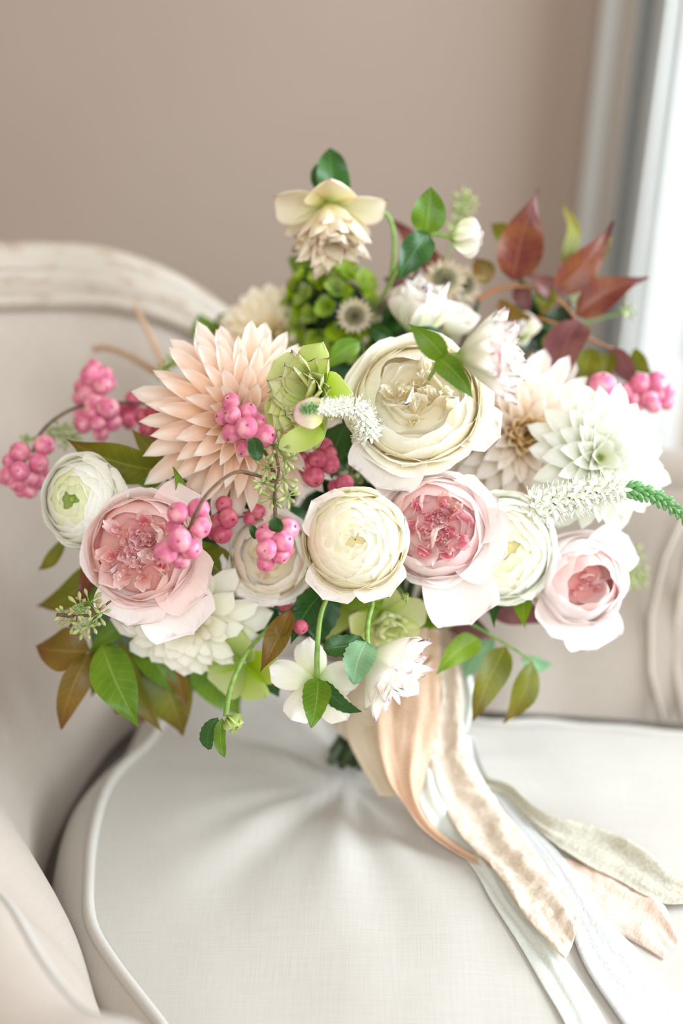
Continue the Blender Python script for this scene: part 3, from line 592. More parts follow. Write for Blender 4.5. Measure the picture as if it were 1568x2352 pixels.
# ------------------------------------------------------------------ leaves
def leaf_np(b, t, w, roll=0., bow=.12, side=0., fold=.25, a=.7, bb=.8, nu=7, nv=13, serr=0., lobes=0, seed=0):
    b, t = Vector(b), Vector(t); D = t - b; L = D.length; d = D / L
    tocam = (CAM - (b + t) / 2).normalized(); n = (tocam - d * tocam.dot(d)).normalized()
    n = Matrix.Rotation(roll, 3, d) @ n; s = d.cross(n).normalized()
    vm = a / (a + bb); X = np.zeros((nv, nu, 3)); r = random.Random(seed); ph = r.random() * 6
    for j, v in enumerate(np.linspace(0, 1, nv)):
        ww = w / 2 * v ** a * (1 - v) ** bb / (vm ** a * (1 - vm) ** bb) if 0 < v < 1 else w * .02
        if serr: ww *= 1 + serr * (1 if j % 2 else -1)
        if lobes and .45 < v < .62: ww *= .8
        c = b + D * v + n * (L * bow * 4 * v * (1 - v)) + s * (L * side * 4 * v * (1 - v))
        for i, u in enumerate(np.linspace(-1, 1, nu)):
            off = fold * abs(u) * ww + .08 * w * math.sin(v * 9 + ph + u * 2) * abs(u)
            X[j, i] = c + s * (u * ww) + n * off
    return X
def leaf(parent, b, t, w, mat, name='leaf', **k):
    X = leaf_np(b, t, w, **k); inv = np.array(parent.location[:]); return add(name, grid(name, X - inv, mat), parent)
_ls = [0]
def spray(name, label, cat, org_, dp, leaves, stems=(), stem_mat='stem', group=None, bundle=True, w2=1.):
    """leaves: (bx, by, tx, ty, width_px, mat, roll, bow, side[, ddepth tip])"""
    o_ = P(org_[0], org_[1], dp); rt = root(name, o_, label, cat, group)
    for L in leaves:
        bx, by, tx, ty, w, m_, roll, bow, side = L[:9]; dt = L[9] if len(L) > 9 else 0; db = L[10] if len(L) > 10 else 0
        _ls[0] += 1
        leaf(rt, P(bx, by, dp + db), P(tx, ty, dp + db + dt), px2m(w * 1.12, dp), M[m_], roll=roll, bow=bow, side=side, seed=_ls[0], serr=L[11] if len(L) > 11 else 0, a=L[12] if len(L) > 12 else .7, bb=L[13] if len(L) > 13 else (1.5 if m_ == 'leaf_red' else 1.15))
    for pts_, rd in stems:
        path = catmull([P(*p) if len(p) == 3 else P(p[0], p[1], dp) for p in pts_], 6)
        add('stem', tube('stem', [Vector(p) - o_ for p in path], [rd, rd * .6], M[stem_mat], 6), rt)
    if bundle:
        k = stem_n[0]; stem_n[0] += 1; a = k * GA; rr = .0035 * math.sqrt(k % 18)
        pb = BIND + Vector((math.cos(a), math.sin(a), 0)) * rr; pf = FOOT + Vector((math.cos(a + 2), math.sin(a + 2), 0)) * rr; pf.z = max(pf.z, .462)
        path = catmull([o_, o_ * .75 + pb * .25 + Vector((0, .03, 0)), o_ * .3 + pb * .7 + Vector((0, .02, 0)), pb, pf], 5)
        add('stem', tube('stem', [Vector(p) - o_ for p in path], .0015, M['stem_dark'], 6), rt)
    return rt
spray('nandina_spray', 'spray of long green and bronze leaves hanging at lower left', 'foliage', (330, 1400), .87, [
    (235, 1482, 318, 1668, 88, 'leaf_green', .1, .08, .02, -.02, -.03), (262, 1462, 372, 1682, 56, 'leaf_olive', .4, .05, .03, .0, 0),
    (312, 1465, 400, 1592, 72, 'leaf_green', -.1, .06, -.03), (345, 1500, 420, 1690, 108, 'leaf_olive', .2, .05, -.04, .01, .01),
    (400, 1520, 428, 1625, 42, 'leaf_brown', .3, .05, 0), (445, 1500, 550, 1640, 96, 'leaf_green', .1, .08, -.03, .02, .02),
    (283, 1440, 312, 1585, 48, 'leaf_grey', .2, .03, .02), (205, 1500, 140, 1675, 62, 'leaf_brown', -.3, .16, .10, .0, -.01),
    (205, 1497, 84, 1488, 92, 'leaf_brown', .3, .1, -.05, .01, -.01), (300, 1430, 205, 1500, 40, 'leaf_green', .2, .1, .05), (225, 1490, 270, 1640, 60, 'leaf_olive', .5, .06, -.05, .01, .01), (320, 1480, 330, 1660, 60, 'leaf_brown', .2, .06, .03, .01, .02), (360, 1480, 365, 1640, 70, 'leaf_green', .3, .06, 0, .01, .01), (290, 1420, 240, 1530, 60, 'leaf_dark', .3, .06, 0, .01, .02), (240, 1440, 210, 1600, 52, 'leaf_olive', .2, .06, -.05, .01, .02), (420, 1500, 470, 1600, 60, 'leaf_deep', .3, .06, 0, .02, .03), (370, 1500, 390, 1610, 64, 'leaf_olive', .3, .06, 0, .02, .03)],
    [([(335, 1400), (270, 1450), (205, 1498)], .0012), ([(335, 1400), (400, 1470), (450, 1500)], .0012)])
spray('nandina_spray', 'drooping green and reddish leaves under the far left ranunculus', 'foliage', (260, 1330), .88, [
    (150, 1238, 87, 1308, 30, 'leaf_olive', .3, .12, -.12, .01), (235, 1285, 84, 1392, 58, 'leaf_olive', .2, .12, -.14, .02),
    (210, 1272, 168, 1400, 40, 'leaf_red', .5, .1, -.16, .0, -.02), (250, 1290, 190, 1400, 70, 'leaf_green', .2, .1, -.05), (260, 1330, 250, 1460, 90, 'leaf_dark', .1, .05, 0, .01, .01),
    (280, 1380, 210, 1480, 70, 'leaf_grey', .1, .05, 0, .01, .0)], [([(260, 1330), (210, 1275), (150, 1238)], .0012)])
spray('nandina_spray', 'pointed olive green leaves above the far left ranunculus', 'foliage', (380, 1085), .845, [
    (378, 1082, 152, 1008, 84, 'leaf_olive', -.35, .06, -.04, -.01), (372, 1075, 303, 988, 40, 'leaf_olive', .2, .03, .03, .01), (378, 1085, 300, 1100, 50, 'leaf_green', .3, .05, -.1, .0),
    (418, 1150, 398, 1072, 26, 'leaf_green', .4, .05, 0, -.03, -.03)], [([(378, 1082), (400, 1150)], .0012)])
spray('foliage_sprig', 'olive leaves and grey green leaf between pink roses', 'foliage', (470, 1230), .84, [
    (452, 1270, 535, 1352, 92, 'leaf_olive', .2, .05, -.06), (470, 1330, 495, 1400, 44, 'leaf_olive', .2, .05, 0, .01), (512, 1085, 478, 1212, 56, 'leaf_grey', .2, .04, -.03, .0, -.01, 0, .6, .5),
    (440, 1252, 510, 1258, 22, 'leaf_green', .2, .05, 0)], [([(500, 1050), (505, 1100), (470, 1230)], .0012)])
spray('hellebore_leaf_sprig', 'dark green serrated leaves below the central ranunculus', 'foliage', (745, 1370), .85, [
    (760, 1345, 668, 1480, 62, 'leaf_dark', .3, .08, .05, -.02, -.02, .05), (755, 1350, 728, 1486, 74, 'leaf_dark', -.1, .05, .05, .0, -.01, .05), (660, 1350, 575, 1395, 60, 'leaf_dark', 0, .05, 0, .0, 0, .05),
    (575, 1380, 640, 1470, 74, 'leaf_dark', .1, .05, 0, .0, .01, .05), (600, 1520, 640, 1600, 60, 'leaf_dark', .2, .05, 0, .0, .01, .05), (790, 1350, 880, 1400, 60, 'leaf_bright', .2, .1, 0, -.01, .0, .05), (880, 1370, 830, 1390, 40, 'leaf_bright', .2, .05, 0, .0, .0, .05)])
spray('bronze_leaf_sprig', 'single folded bronze leaf hanging left of the drooping white hellebore', 'foliage', (672, 1400), .81, [
    (668, 1402, 597, 1545, 54, 'leaf_brown', .4, .05, -.03, -.01), (640, 1465, 668, 1400, 34, 'leaf_brown', -.5, .05, 0, .0, -.006)])
spray('foliage_sprig', 'dark green leaf hanging between the berries and cream rose', 'foliage', (790, 965), .84, [
    (800, 968, 762, 1100, 62, 'leaf_dark', .3, .08, .06, -.01, 0, .05), (775, 1050, 755, 1085, 26, 'leaf_dark', .3, .05, 0)])
spray('foliage_sprig', 'green leaf above the green hellebore beside the cream rose', 'foliage', (830, 790), .87, [
    (828, 785, 745, 850, 46, 'leaf_green', -.2, .1, .12), (850, 750, 915, 780, 36, 'leaf_dark', .2, .1, .05), (905, 790, 970, 800, 40, 'leaf_dark', .2, .1, .05), (1020, 790, 940, 760, 40, 'leaf_dark', .2, .1, .05)])
spray('foliage_sprig', 'blurred dark leaves by the chair rail left of the butter dahlia', 'foliage', (545, 735), 1.0, [
    (480, 785, 458, 720, 56, 'leaf_green', .2, .08, -.05), (545, 735, 480, 770, 50, 'leaf_olive', .2, .08, 0), (550, 715, 635, 682, 26, 'leaf_dark', .2, .1, .05), (530, 745, 560, 690, 26, 'leaf_dark', .2, .1, .05)],
    [([(545, 735), (500, 780), (470, 800)], .001)])
spray('red_leaf_spray', 'upright spray of wine red and olive leaves at the top right', 'foliage', (1100, 690), .93, [
    (1178, 645, 1236, 432, 96, 'leaf_red', .25, .06, -.05, -.02), (1292, 600, 1286, 462, 46, 'leaf_olive', .8, .08, .12, .02), (1268, 672, 1407, 508, 72, 'leaf_red', .3, .06, .05),
    (1338, 645, 1408, 545, 46, 'leaf_olive', .4, .05, -.12, .01, .01), (1322, 726, 1490, 638, 70, 'leaf_red', -.2, .06, -.07), (1330, 738, 1284, 885, 88, 'leaf_purple', .3, .1, .05, -.02, -.02),
    (1172, 568, 1128, 512, 40, 'leaf_olive', .2, .1, .05, .01), (1278, 690, 1212, 630, 46, 'leaf_purple', .5, .1, .05), (1190, 650, 1215, 722, 40, 'leaf_purple', .1, .1, 0, .0, .01), (1262, 660, 1245, 725, 44, 'leaf_olive', .2, .1, 0),
    (1262, 765, 1256, 828, 26, 'leaf_olive', .2, .1, 0, .0, -.01), (1402, 800, 1462, 890, 52, 'leaf_purple', .5, .1, -.1, .0, .0), (1405, 805, 1395, 890, 40, 'leaf_olive', .2, .1, .1), (1355, 800, 1330, 895, 56, 'leaf_olive', .2, .1, -.05, -.01), (1455, 800, 1500, 860, 40, 'leaf_olive', .4, .1, .1),
    (1120, 650, 1090, 590, 50, 'leaf_brown', .3, .1, 0, .0), (1145, 690, 1250, 745, 40, 'leaf_brown', .3, .12, .1, .0)],
    [([(1095, 690), (1150, 662), (1230, 662), (1300, 705), (1345, 770), (1405, 800)], .0014), ([(1140, 700), (1250, 735), (1310, 750)], .001)], 'stem_red')
spray('red_leaf_spray', 'dark red leaf behind the stalk of the topmost hellebore', 'foliage', (960, 590), .95, [
    (985, 620, 893, 500, 46, 'leaf_red', .2, .08, .05), (1010, 640, 985, 560, 50, 'leaf_red', .2, .08, -.05), (950, 660, 880, 640, 40, 'leaf_purple', .2, .08, 0)])
spray('nandina_spray', 'speckled olive leaves hanging at lower right over the seat', 'foliage', (1120, 1455), .875, [
    (1100, 1466, 1002, 1548, 54, 'leaf_bright', -.2, .08, .08, -.02), (1135, 1470, 1066, 1560, 52, 'leaf_sage', .2, .08, .05, .02, .02), (1162, 1485, 1085, 1655, 66, 'leaf_olive', -.3, .08, .05, -.01), (1220, 1520, 1156, 1662, 56, 'leaf_olive', -.3, .08, -.06, .0, .01), (1196, 1510, 1268, 1528, 34, 'leaf_sage', .2, .08, .05, .02, .04)],
    [([(1060, 1420), (1120, 1455), (1180, 1490), (1225, 1520)], .0011)])
spray('purple_leaf_spray', 'dusky purple leaves under the right ranunculus', 'foliage', (1100, 1380), .90, [
    (1110, 1385, 1262, 1432, 66, 'leaf_purple', .3, .06, -.08), (1040, 1400, 1135, 1470, 50, 'leaf_purple', .2, .1, .05, .01), (1030, 1440, 1090, 1460, 40, 'leaf_purple', .2, .1, .05, .01), (1205, 1362, 1206, 1442, 40, 'leaf_bright', .3, .1, 0, -.03, -.03), (1165, 1375, 1135, 1442, 24, 'leaf_dark', .3, .1, .1, -.03, -.03)])
spray('foliage_sprig', 'lime green leafy bracts under the pink peony rose', 'foliage', (960, 1400), .88, [
    (900, 1370, 960, 1440, 60, 'leaf_bright', .2, .1, 0, -.01, 0, .08), (960, 1390, 1040, 1440, 60, 'leaf_bright', .2, .1, 0, -.01, 0, .08), (870, 1360, 820, 1400, 60, 'leaf_bright', .2, .1, 0, -.01, 0, .08), (990, 1400, 930, 1450, 60, 'leaf_green', .2, .1, 0, -.01, 0, .08), (800, 1385, 750, 1470, 60, 'lime', .2, .1, 0, -.01, 0, .04)])
spray('foliage_sprig', 'small dark leaves behind the white dahlia and veronica at right', 'foliage', (1250, 1160), .9, [(1280, 1160, 1225, 1130, 60, 'leaf_dark', .2, .1, 0, -.03), (1260, 1190, 1290, 1160, 50, 'leaf_dark', .2, .1, 0), (1440, 1120, 1380, 1180, 60, 'leaf_green', .2, .1, 0)])
# dark inner foliage that fills the gaps between the blooms
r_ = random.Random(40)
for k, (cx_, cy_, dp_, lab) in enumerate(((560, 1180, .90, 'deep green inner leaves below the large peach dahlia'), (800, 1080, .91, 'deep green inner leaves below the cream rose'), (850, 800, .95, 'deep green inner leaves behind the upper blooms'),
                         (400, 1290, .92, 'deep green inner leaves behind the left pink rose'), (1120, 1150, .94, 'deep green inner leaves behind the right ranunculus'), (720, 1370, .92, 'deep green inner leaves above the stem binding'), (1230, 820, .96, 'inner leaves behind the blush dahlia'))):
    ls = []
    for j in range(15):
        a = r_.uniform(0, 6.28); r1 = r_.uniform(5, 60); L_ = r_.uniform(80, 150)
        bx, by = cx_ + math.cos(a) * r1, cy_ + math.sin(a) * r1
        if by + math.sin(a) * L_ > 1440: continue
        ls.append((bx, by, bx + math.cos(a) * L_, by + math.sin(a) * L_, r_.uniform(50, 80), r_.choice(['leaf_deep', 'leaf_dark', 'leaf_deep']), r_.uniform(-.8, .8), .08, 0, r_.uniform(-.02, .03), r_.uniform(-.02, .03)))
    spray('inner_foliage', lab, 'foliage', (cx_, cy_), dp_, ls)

# ------------------------------------------------------------------ berries
def berry_mesh(seed, mat):
    r = random.Random(seed); nv, nu = 11, 14; X = np.zeros((nv, nu, 3)); k = r.uniform(.9, 1.05)
    for j, p in enumerate(np.linspace(0, math.pi, nv)):
        for i, a in enumerate(np.linspace(0, 2 * math.pi, nu, endpoint=False)):
            rr = 1 + .03 * math.sin(2 * a + seed) * math.sin(p) + .02 * math.sin(3 * a)
            z = math.cos(p) * k; z -= .16 * math.exp(-(p / .35) ** 2)
            X[j, i] = (math.sin(p) * math.cos(a) * rr + (.001 if j in (0, nv - 1) else 0) * math.cos(a), math.sin(p) * math.sin(a) * rr + (.001 if j in (0, nv - 1) else 0) * math.sin(a), z)
    return grid('berry', X, mat, closed=True)
BM = {k: [berry_mesh(s, M[k]) for s in range(4)] for k in ('berry', 'berry_dk')}
_V, _F = [], []
for i in range(5):
    a = i * 2 * math.pi / 5; b0 = len(_V)
    _V += [(.02 * math.cos(a - 1.2), .02 * math.sin(a - 1.2), .84), (.10 * math.cos(a - .35), .10 * math.sin(a - .35), .87), (.14 * math.cos(a), .14 * math.sin(a), .95), (.10 * math.cos(a + .35), .10 * math.sin(a + .35), .87), (.05 * math.cos(a), .05 * math.sin(a), .97)]
    _F += [(b0, b0 + 1, b0 + 4), (b0 + 1, b0 + 2, b0 + 4), (b0 + 2, b0 + 3, b0 + 4), (b0 + 3, b0, b0 + 4)]
CAL = mesh('berry_tip', _V, _F, M['calyx'], smooth=False)
def berries(label, dp, lst, mat='berry', twig=None, leaves=(), group='clusters of pink snowberries'):
    """lst: (px, py, radius_px[, ddepth, fx, fy]) ; the tip of a berry looks along (fx, fy, 1)"""
    cx_ = sum(l[0] for l in lst) / len(lst); cy_ = sum(l[1] for l in lst) / len(lst); o_ = P(cx_, cy_, dp + .012)
    rt = root('snowberry_cluster', o_, label, 'berries', group); r = random.Random(int(cx_ * 7 + cy_))
    for l in lst:
        px, py, rr = l[:3]; dd = l[3] if len(l) > 3 else r.uniform(0, .008); 
        fx, fy = (l[4], l[5]) if len(l) > 5 else (((px - cx_) / 50 + r.uniform(-.5, .5)), (-(py - cy_) / 60 - .5 + r.uniform(-.4, .4)))
        c = P(px, py, dp + dd); R = px2m(rr, dp + dd); q = face(fx, fy, .8).to_track_quat('Z', 'Y')
        Mx = Matrix.Translation(c - o_) @ q.to_matrix().to_4x4() @ Matrix.Rotation(r.uniform(0, 6), 4, 'Z') @ Matrix.Diagonal((R, R, R, 1))
        b = add('berry', r.choice(BM[mat]), rt, M=Mx)
        add('berry_tip', CAL, b)
        path = [c - o_ - face(fx, fy, .8) * R * .8, (c - o_) * .4 + FWD * .006, Vector((0, 0, 0))]
        add('stalk', tube('stalk', path, .0005, M['twig'], 5), rt)
    if twig:
        path = catmull([P(*p) for p in twig], 6); add('twig', tube('twig', [Vector(p) - o_ for p in path], [.0012, .0008], M['twig'], 6), rt)
    for L in leaves:
        leaf(rt, P(L[0], L[1], L[6]), P(L[2], L[3], L[6] - .004), px2m(L[4], dp), M[L[5]], a=.45, bb=.4, bow=.12)
    return rt
berries('cluster of pink snowberries lying on the heart of the peach dahlia', .775, [(530, 922, 21, 0, -.3, .3), (513, 957, 20, .004, -1, 0), (533, 953, 22, -.006, -.9, .2), (570, 945, 22, .0, .5, 1), (595, 968, 18, .01, .6, .2), (566, 982, 27, -.012, .1, .15), (532, 995, 25, .002, -.5, -1), (608, 1000, 27, -.002, 1.0, 0), (560, 1030, 20, .008, -.4, -1)], twig=[(570, 990, .80), (620, 1060, .80), (632, 1150, .80)], leaves=[(582, 1005, 592, 1058, 36, 'leaf_dark', .765)])
berries('rosy snowberry cluster below the green hellebore', .822, [(728, 1055, 22, 0, 0, -.3), (755, 1045, 22, .01), (695, 1050, 24, .01), (712, 1075, 26, .006), (720, 1095, 25, .0), (757, 1065, 24, .006), (690, 1010, 15, .01), (745, 1025, 22, .012)], 'berry_dk')
berries('bright pink snowberries hanging over the left pink rose', .745, [(408, 1178, 26, 0, -.6, .5), (455, 1170, 27, .004, .4, -1), (400, 1212, 20, .012, 0, 1), (460, 1212, 25, 0, .8, -.5), (412, 1240, 29, -.01, 0, -.1), (380, 1268, 28, -.004, -.6, -.8), (438, 1260, 26, .0, .9, -.3), (415, 1288, 22, .006, 0, -1)], twig=[(435, 1215, .745), (450, 1180, .738), (480, 1130, .745), (540, 1085, .76), (600, 1095, .775), (632, 1110, .79)])
berries('pink snowberries resting on the small blush rose', .765, [(612, 1228, 26, 0, -.6, 1), (660, 1215, 28, .004, .9, .3), (650, 1243, 26, -.003, .9, .3), (612, 1262, 25, -.010, -.1, -.1), (645, 1276, 20, .0, .6, -.8), (610, 1292, 22, .004, -.2, -1), (625, 1275, 20, .008), (655, 1262, 20, .008)], twig=[(635, 1230, .765), (632, 1170, .775), (630, 1080, .79)], leaves=[(633, 1222, 634, 1188, 34, 'leaf_dark', .76), (590, 1238, 576, 1205, 20, 'leaf_dark', .768)])
berries('uppermost snowberry bunch against the chair back at left', .90, [(208, 862, 24, .0, -.8, .6), (240, 862, 22, .008), (215, 845, 20, .01), (236, 885, 22, -.004, .8, -.4), (190, 890, 22, .008), (205, 905, 26, .004), (183, 915, 18, .01), (250, 880, 18, .012), (222, 905, 22, .006)])
berries('second snowberry bunch just under the uppermost one', .893, [(208, 948, 19, .0, -.4, .1), (248, 938, 27, -.003, .5, .1), (225, 973, 18, -.01, 0, -.1), (192, 975, 22, .002), (232, 995, 20, .002), (258, 970, 22, .006), (185, 955, 18, .01), (215, 925, 24, .006), (240, 960, 20, .006)], twig=[(75, 1040, .885), (90, 1000, .885), (130, 960, .888), (190, 932, .90), (280, 925, .90), (345, 930, .90), (400, 960, .9)])
berries('snowberries half tucked behind left edge of the peach dahlia', .88, [(330, 958, 22, .0), (360, 945, 26, -.002), (378, 965, 24, .008), (338, 990, 21, -.004), (373, 990, 21, -.008, .3, -.1), (360, 1012, 20, .006), (392, 990, 20, .01), (345, 975, 20, .008), (375, 1020, 14, .01)], 'berry_dk')
berries('dusky snowberries behind, between the two left bunches', .915, [(308, 918, 22, .0), (290, 960, 20, .004), (300, 940, 20, .006), (275, 945, 18, .01), (296, 972, 16, .01)], 'berry_dk')
berries('leftmost snowberry bunch at the tip of the brown twig', .865, [(46, 1038, 24, 0, -.8, .4), (102, 1022, 25, .0, .8, .1), (24, 1060, 20, .006), (88, 1062, 23, -.002), (46, 1082, 23, -.010, 0, 0), (16, 1090, 18, .006), (70, 1100, 22, .0), (40, 1108, 22, .0), (86, 1108, 20, .006), (68, 1128, 18, .004), (12, 1100, 16, .01), (95, 1085, 18, .01), (48, 1130, 14, .006)])
berries('rosy snowberries in shade between the pink rose and blush rose', .815, [(514, 1158, 20, 0), (524, 1190, 24, -.004), (500, 1200, 22, .004), (510, 1225, 24, .002), (492, 1225, 18, .008), (590, 1175, 20, .01), (575, 1190, 18, .01), (430, 1140, 20, .01)], 'berry_dk')
berries('snowberry cluster at the far right edge', .895, [(1435, 898, 19, 0, -.1, -.2), (1470, 880, 24, -.002, .1, .6), (1508, 878, 25, -.002, .3, .4), (1452, 915, 20, .002), (1490, 912, 22, .0), (1530, 898, 20, .008), (1462, 930, 16, .006), (1500, 932, 18, .004), (1530, 925, 17, .008), (1515, 905, 20, .008), (1480, 925, 16, .008)])
berries('single round pink berry left of the far right cluster', .885, [(1382, 884, 32, 0, 0, 1)], group='stray pink berries')
berries('lone pink berry under the blush rose beside the bronze leaf', .81, [(690, 1440, 18, 0, .5, -.6)], 'berry_dk', group='stray pink berries')
berries('pair of rosy berries peeping beneath the blush rose', .85, [(652, 1385, 20, 0), (640, 1375, 18, .006)], 'berry_dk', group='stray pink berries')
berries('rosy berry above the central ranunculus in shade', .84, [(790, 1110, 22, 0), (770, 1118, 18, .006)], 'berry_dk', group='stray pink berries')

# ------------------------------------------------------------------ seeded eucalyptus
def seed_mesh(mat):
    pr = [(0.02, -1.3), (.08, -1.0), (.16, -.7), (.33, -.2), (.42, .25), (.36, .55), (.14, .85), (.01, 1.0)]
    X = np.array([[(p[0] * math.cos(a), p[0] * math.sin(a), p[1]) for a in np.linspace(0, 2 * math.pi, 7, endpoint=False)] for p in pr]); return grid('seed_pod', X, mat, closed=True)
SEEDS = {'seed': seed_mesh(M['seed']), 'seed_pink': seed_mesh(M['seed_pink'])}
def eucalyptus(label, dp, nodes, stems, size=15, mat='seed', pink=0., name='seeded_eucalyptus', smat='twig', n=7, cat='foliage'):
    o_ = P(nodes[0][0], nodes[0][1], dp); rt = root(name, o_, label, cat, 'seeded eucalyptus sprigs'); r = random.Random(int(nodes[0][0]))
    for nx, ny, rad in nodes:
        c = P(nx, ny, dp + r.uniform(-.004, .004))
        for k in range(n):
            a = k * 2 * math.pi / n + r.uniform(-.3, .3); dirv = face(math.cos(a), math.sin(a), r.uniform(-.3, 1.0)); Ls = px2m(size * r.uniform(.8, 1.1), dp)
            tip = c + dirv * px2m(rad, dp); q = dirv.to_track_quat('Z', 'Y')
            add('seed_pod', SEEDS['seed_pink' if r.random() < pink else mat], rt, M=Matrix.Translation(tip - o_) @ q.to_matrix().to_4x4() @ Matrix.Diagonal((Ls, Ls, Ls, 1)))
            add('stalk', tube('stalk', [c - o_, tip - dirv * Ls - o_], .0004, M['stem'], 5), rt)
    for s in stems:
        path = catmull([P(*p) if len(p) == 3 else P(p[0], p[1], dp) for p in s], 6); add('twig', tube('twig', [Vector(p) - o_ for p in path], [.0010, .0006], M[smat], 6), rt)
    return rt
eucalyptus('seeded eucalyptus sprig hanging in front of the peach dahlia', .770, [(630, 1020, 20), (612, 1075, 24), (650, 1100, 24), (655, 1055, 20), (625, 1145, 22), (660, 1140, 20), (640, 1030, 30), (605, 1110, 22)], [[(628, 1020), (640, 1080), (632, 1120), (630, 1160), (630, 1215)], [(560, 1085), (600, 1095), (640, 1110)]], 13)
eucalyptus('seeded eucalyptus sprig beside the lower edge of the left pink rose', .79, [(150, 1412, 22), (185, 1395, 26), (205, 1385, 26), (170, 1425, 24), (210, 1430, 22), (225, 1410, 22), (195, 1440, 22)], [[(130, 1412), (180, 1415), (215, 1408), (255, 1380)], [(180, 1415), (160, 1440)], [(215, 1408), (200, 1385)], [(215, 1408), (210, 1440)]], 12, pink=.22)
eucalyptus('pale seeded eucalyptus far right behind the palest rose', .96, [(1450, 1275, 22), (1455, 1305, 24), (1440, 1330, 20), (1465, 1330, 18)], [[(1400, 1350), (1440, 1330), (1455, 1270)]], 12, smat='stem')
eucalyptus('blurred seeded eucalyptus standing above the hellebore bud', .96, [(1062, 455, 16), (1055, 490, 18), (1045, 520, 18), (1075, 470, 16)], [[(1062, 450), (1050, 510), (1020, 600)]], 11, smat='stem')
eucalyptus('small green seeded eucalyptus behind the leftmost berries', .90, [(135, 985, 14), (170, 1000, 14), (150, 1015, 14), (120, 1000, 12), (160, 985, 14), (60, 1010, 10)], [[(60, 1010), (130, 1000), (190, 1010)]], 9, smat='stem')
eucalyptus('dark little seeded eucalyptus left of the peach dahlia', .90, [(395, 832, 16), (380, 845, 14), (372, 858, 14), (405, 825, 14)], [[(370, 860), (400, 830), (430, 830)]], 9)
eucalyptus('seeded eucalyptus in shade left of the blush rose', .86, [(515, 1285, 16), (525, 1310, 18), (530, 1340, 16), (505, 1300, 14)], [[(520, 1270), (530, 1350)]], 11)
eucalyptus('seeded eucalyptus in shade between cream rose and central ranunculus', .88, [(820, 1060, 18), (800, 1090, 18), (835, 1085, 18), (810, 1110, 16)], [[(820, 1050), (815, 1120)]], 10)
eucalyptus('pale seeded eucalyptus among the red leaves at top right', .97, [(1330, 690, 18), (1350, 670, 16), (1440, 715, 14), (1300, 760, 16), (1190, 745, 14)], [[(1190, 745), (1300, 750), (1440, 715)]], 10, smat='stem')

# ------------------------------------------------------------------ hellebores
def hellebore(c, f, R, label, outer, inner, n_out=5, n_in=18, seed=0, el_out=.35, el_in=.7, name='hellebore', nod=True, lin=.8, Win=.22, wout=.42, in_bend=.6, out_bend=.2, skip=(), group='double hellebores', stem_pts=None):
    r = random.Random(seed); rt, ax, q = flower_root(name, c, f, label, 'flower', group)
    for i in range(n_out):
        if i in skip: continue
        az = i * 2 * math.pi / n_out + r.uniform(-.1, .1)
        X = petal_np(9, 10, R, R * wout, .6, .38, (0, out_bend), .45, .1, R * .02, seed * 9 + i, .3)
        add('sepal', grid('sepal', X, outer), rt, M=basis((math.sin(az) * R * .05, math.cos(az) * R * .05, 0), az, el_out + r.uniform(-.1, .1), 1, r.uniform(-.15, .15)))
    for i in range(n_in):
        t = (i + .5) / n_in; az = i * GA
        X = petal_np(7, 8, R * lin * r.uniform(.75, 1.05), R * Win, .5, .45, (0, in_bend * r.uniform(.5, 1.3)), .8, .1, R * .03, seed * 19 + i, .4, R * r.uniform(-.06, .06), .03)
        add('petal', grid('petal', X, inner), rt, M=basis((math.sin(az) * R * .08 * t, math.cos(az) * R * .08 * t, .02 * R), az, el_in + (1 - t) * .5, 1, r.uniform(-.2, .2)))
    if stem_pts:
        inv = (Matrix.Translation(rt.location) @ q.to_matrix().to_4x4()).inverted()
        path = catmull([P(*p) for p in stem_pts], 8); add('stem', tube('stem', [inv @ Vector(p) for p in path], [.0016, .0012], M['stem'], 8), rt)
    return rt, q
def hel_leaf(rt, q, b, t, w, mat, **k):
    X = leaf_np(b, t, w, **k); inv = (Matrix.Translation(rt.location) @ q.to_matrix().to_4x4()).inverted()
    Y_ = np.array([[inv @ Vector(p) for p in row] for row in X]); add('leaf', grid('leaf', Y_, mat), rt)
h, q = hellebore(P(755, 468, .885), (.05, -1, .45), px2m(132, .88), 'topmost nodding cream hellebore with a dark leaf standing behind it', M['hel_cream'], M['hel_cream'], 5, 30, 21, .05, .75, lin=1.25, Win=.22, in_bend=.45, out_bend=.45, wout=.46, stem_pts=[(757, 462, .885), (800, 468, .888), (850, 475, .89), (892, 498, .895), (905, 560, .90), (895, 660, .92)])
hel_leaf(h, q, P(772, 462, .89), P(758, 340, .895), px2m(80, .89), M['leaf_dark'], bow=.08, side=-.05, a=.5, bb=.8, roll=.3)
hel_leaf(h, q, P(765, 460, .892), P(725, 378, .90), px2m(50, .89), M['leaf_dark'], bow=.05, a=.5, bb=.4, roll=-.2)
h, q = hellebore(P(1035, 545, .87), (1, -.1, .35), px2m(76, .87), 'closed lime and white hellebore bud with two bright leaves at upper right', M['hel_white'], M['hel_white'], 5, 6, 22, 1.15, 1.3, wout=.62, out_bend=.75, in_bend=.2, lin=.9, stem_pts=[(1038, 545, .87), (1000, 538, .868), (968, 538, .868), (930, 580, .88), (895, 650, .90), (880, 680, .91)])
hel_leaf(h, q, P(978, 538, .866), P(990, 430, .862), px2m(80, .87), M['leaf_green'], bow=.06, a=.55, bb=.9, roll=.1)
hel_leaf(h, q, P(985, 538, .866), P(912, 645, .862), px2m(74, .87), M['leaf_dark'], bow=.1, side=.06, a=.5, bb=1.0, roll=-.2)
h, q = hellebore(P(950, 768, .895), (.15, .8, .55), px2m(125, .89), 'creamy white hellebore cup above the cream rose', M['hel_white'], M['hel_white'], 5, 16, 23, 1.0, 1.0, wout=.6, out_bend=.7, in_bend=.6, lin=1.15, Win=.28)
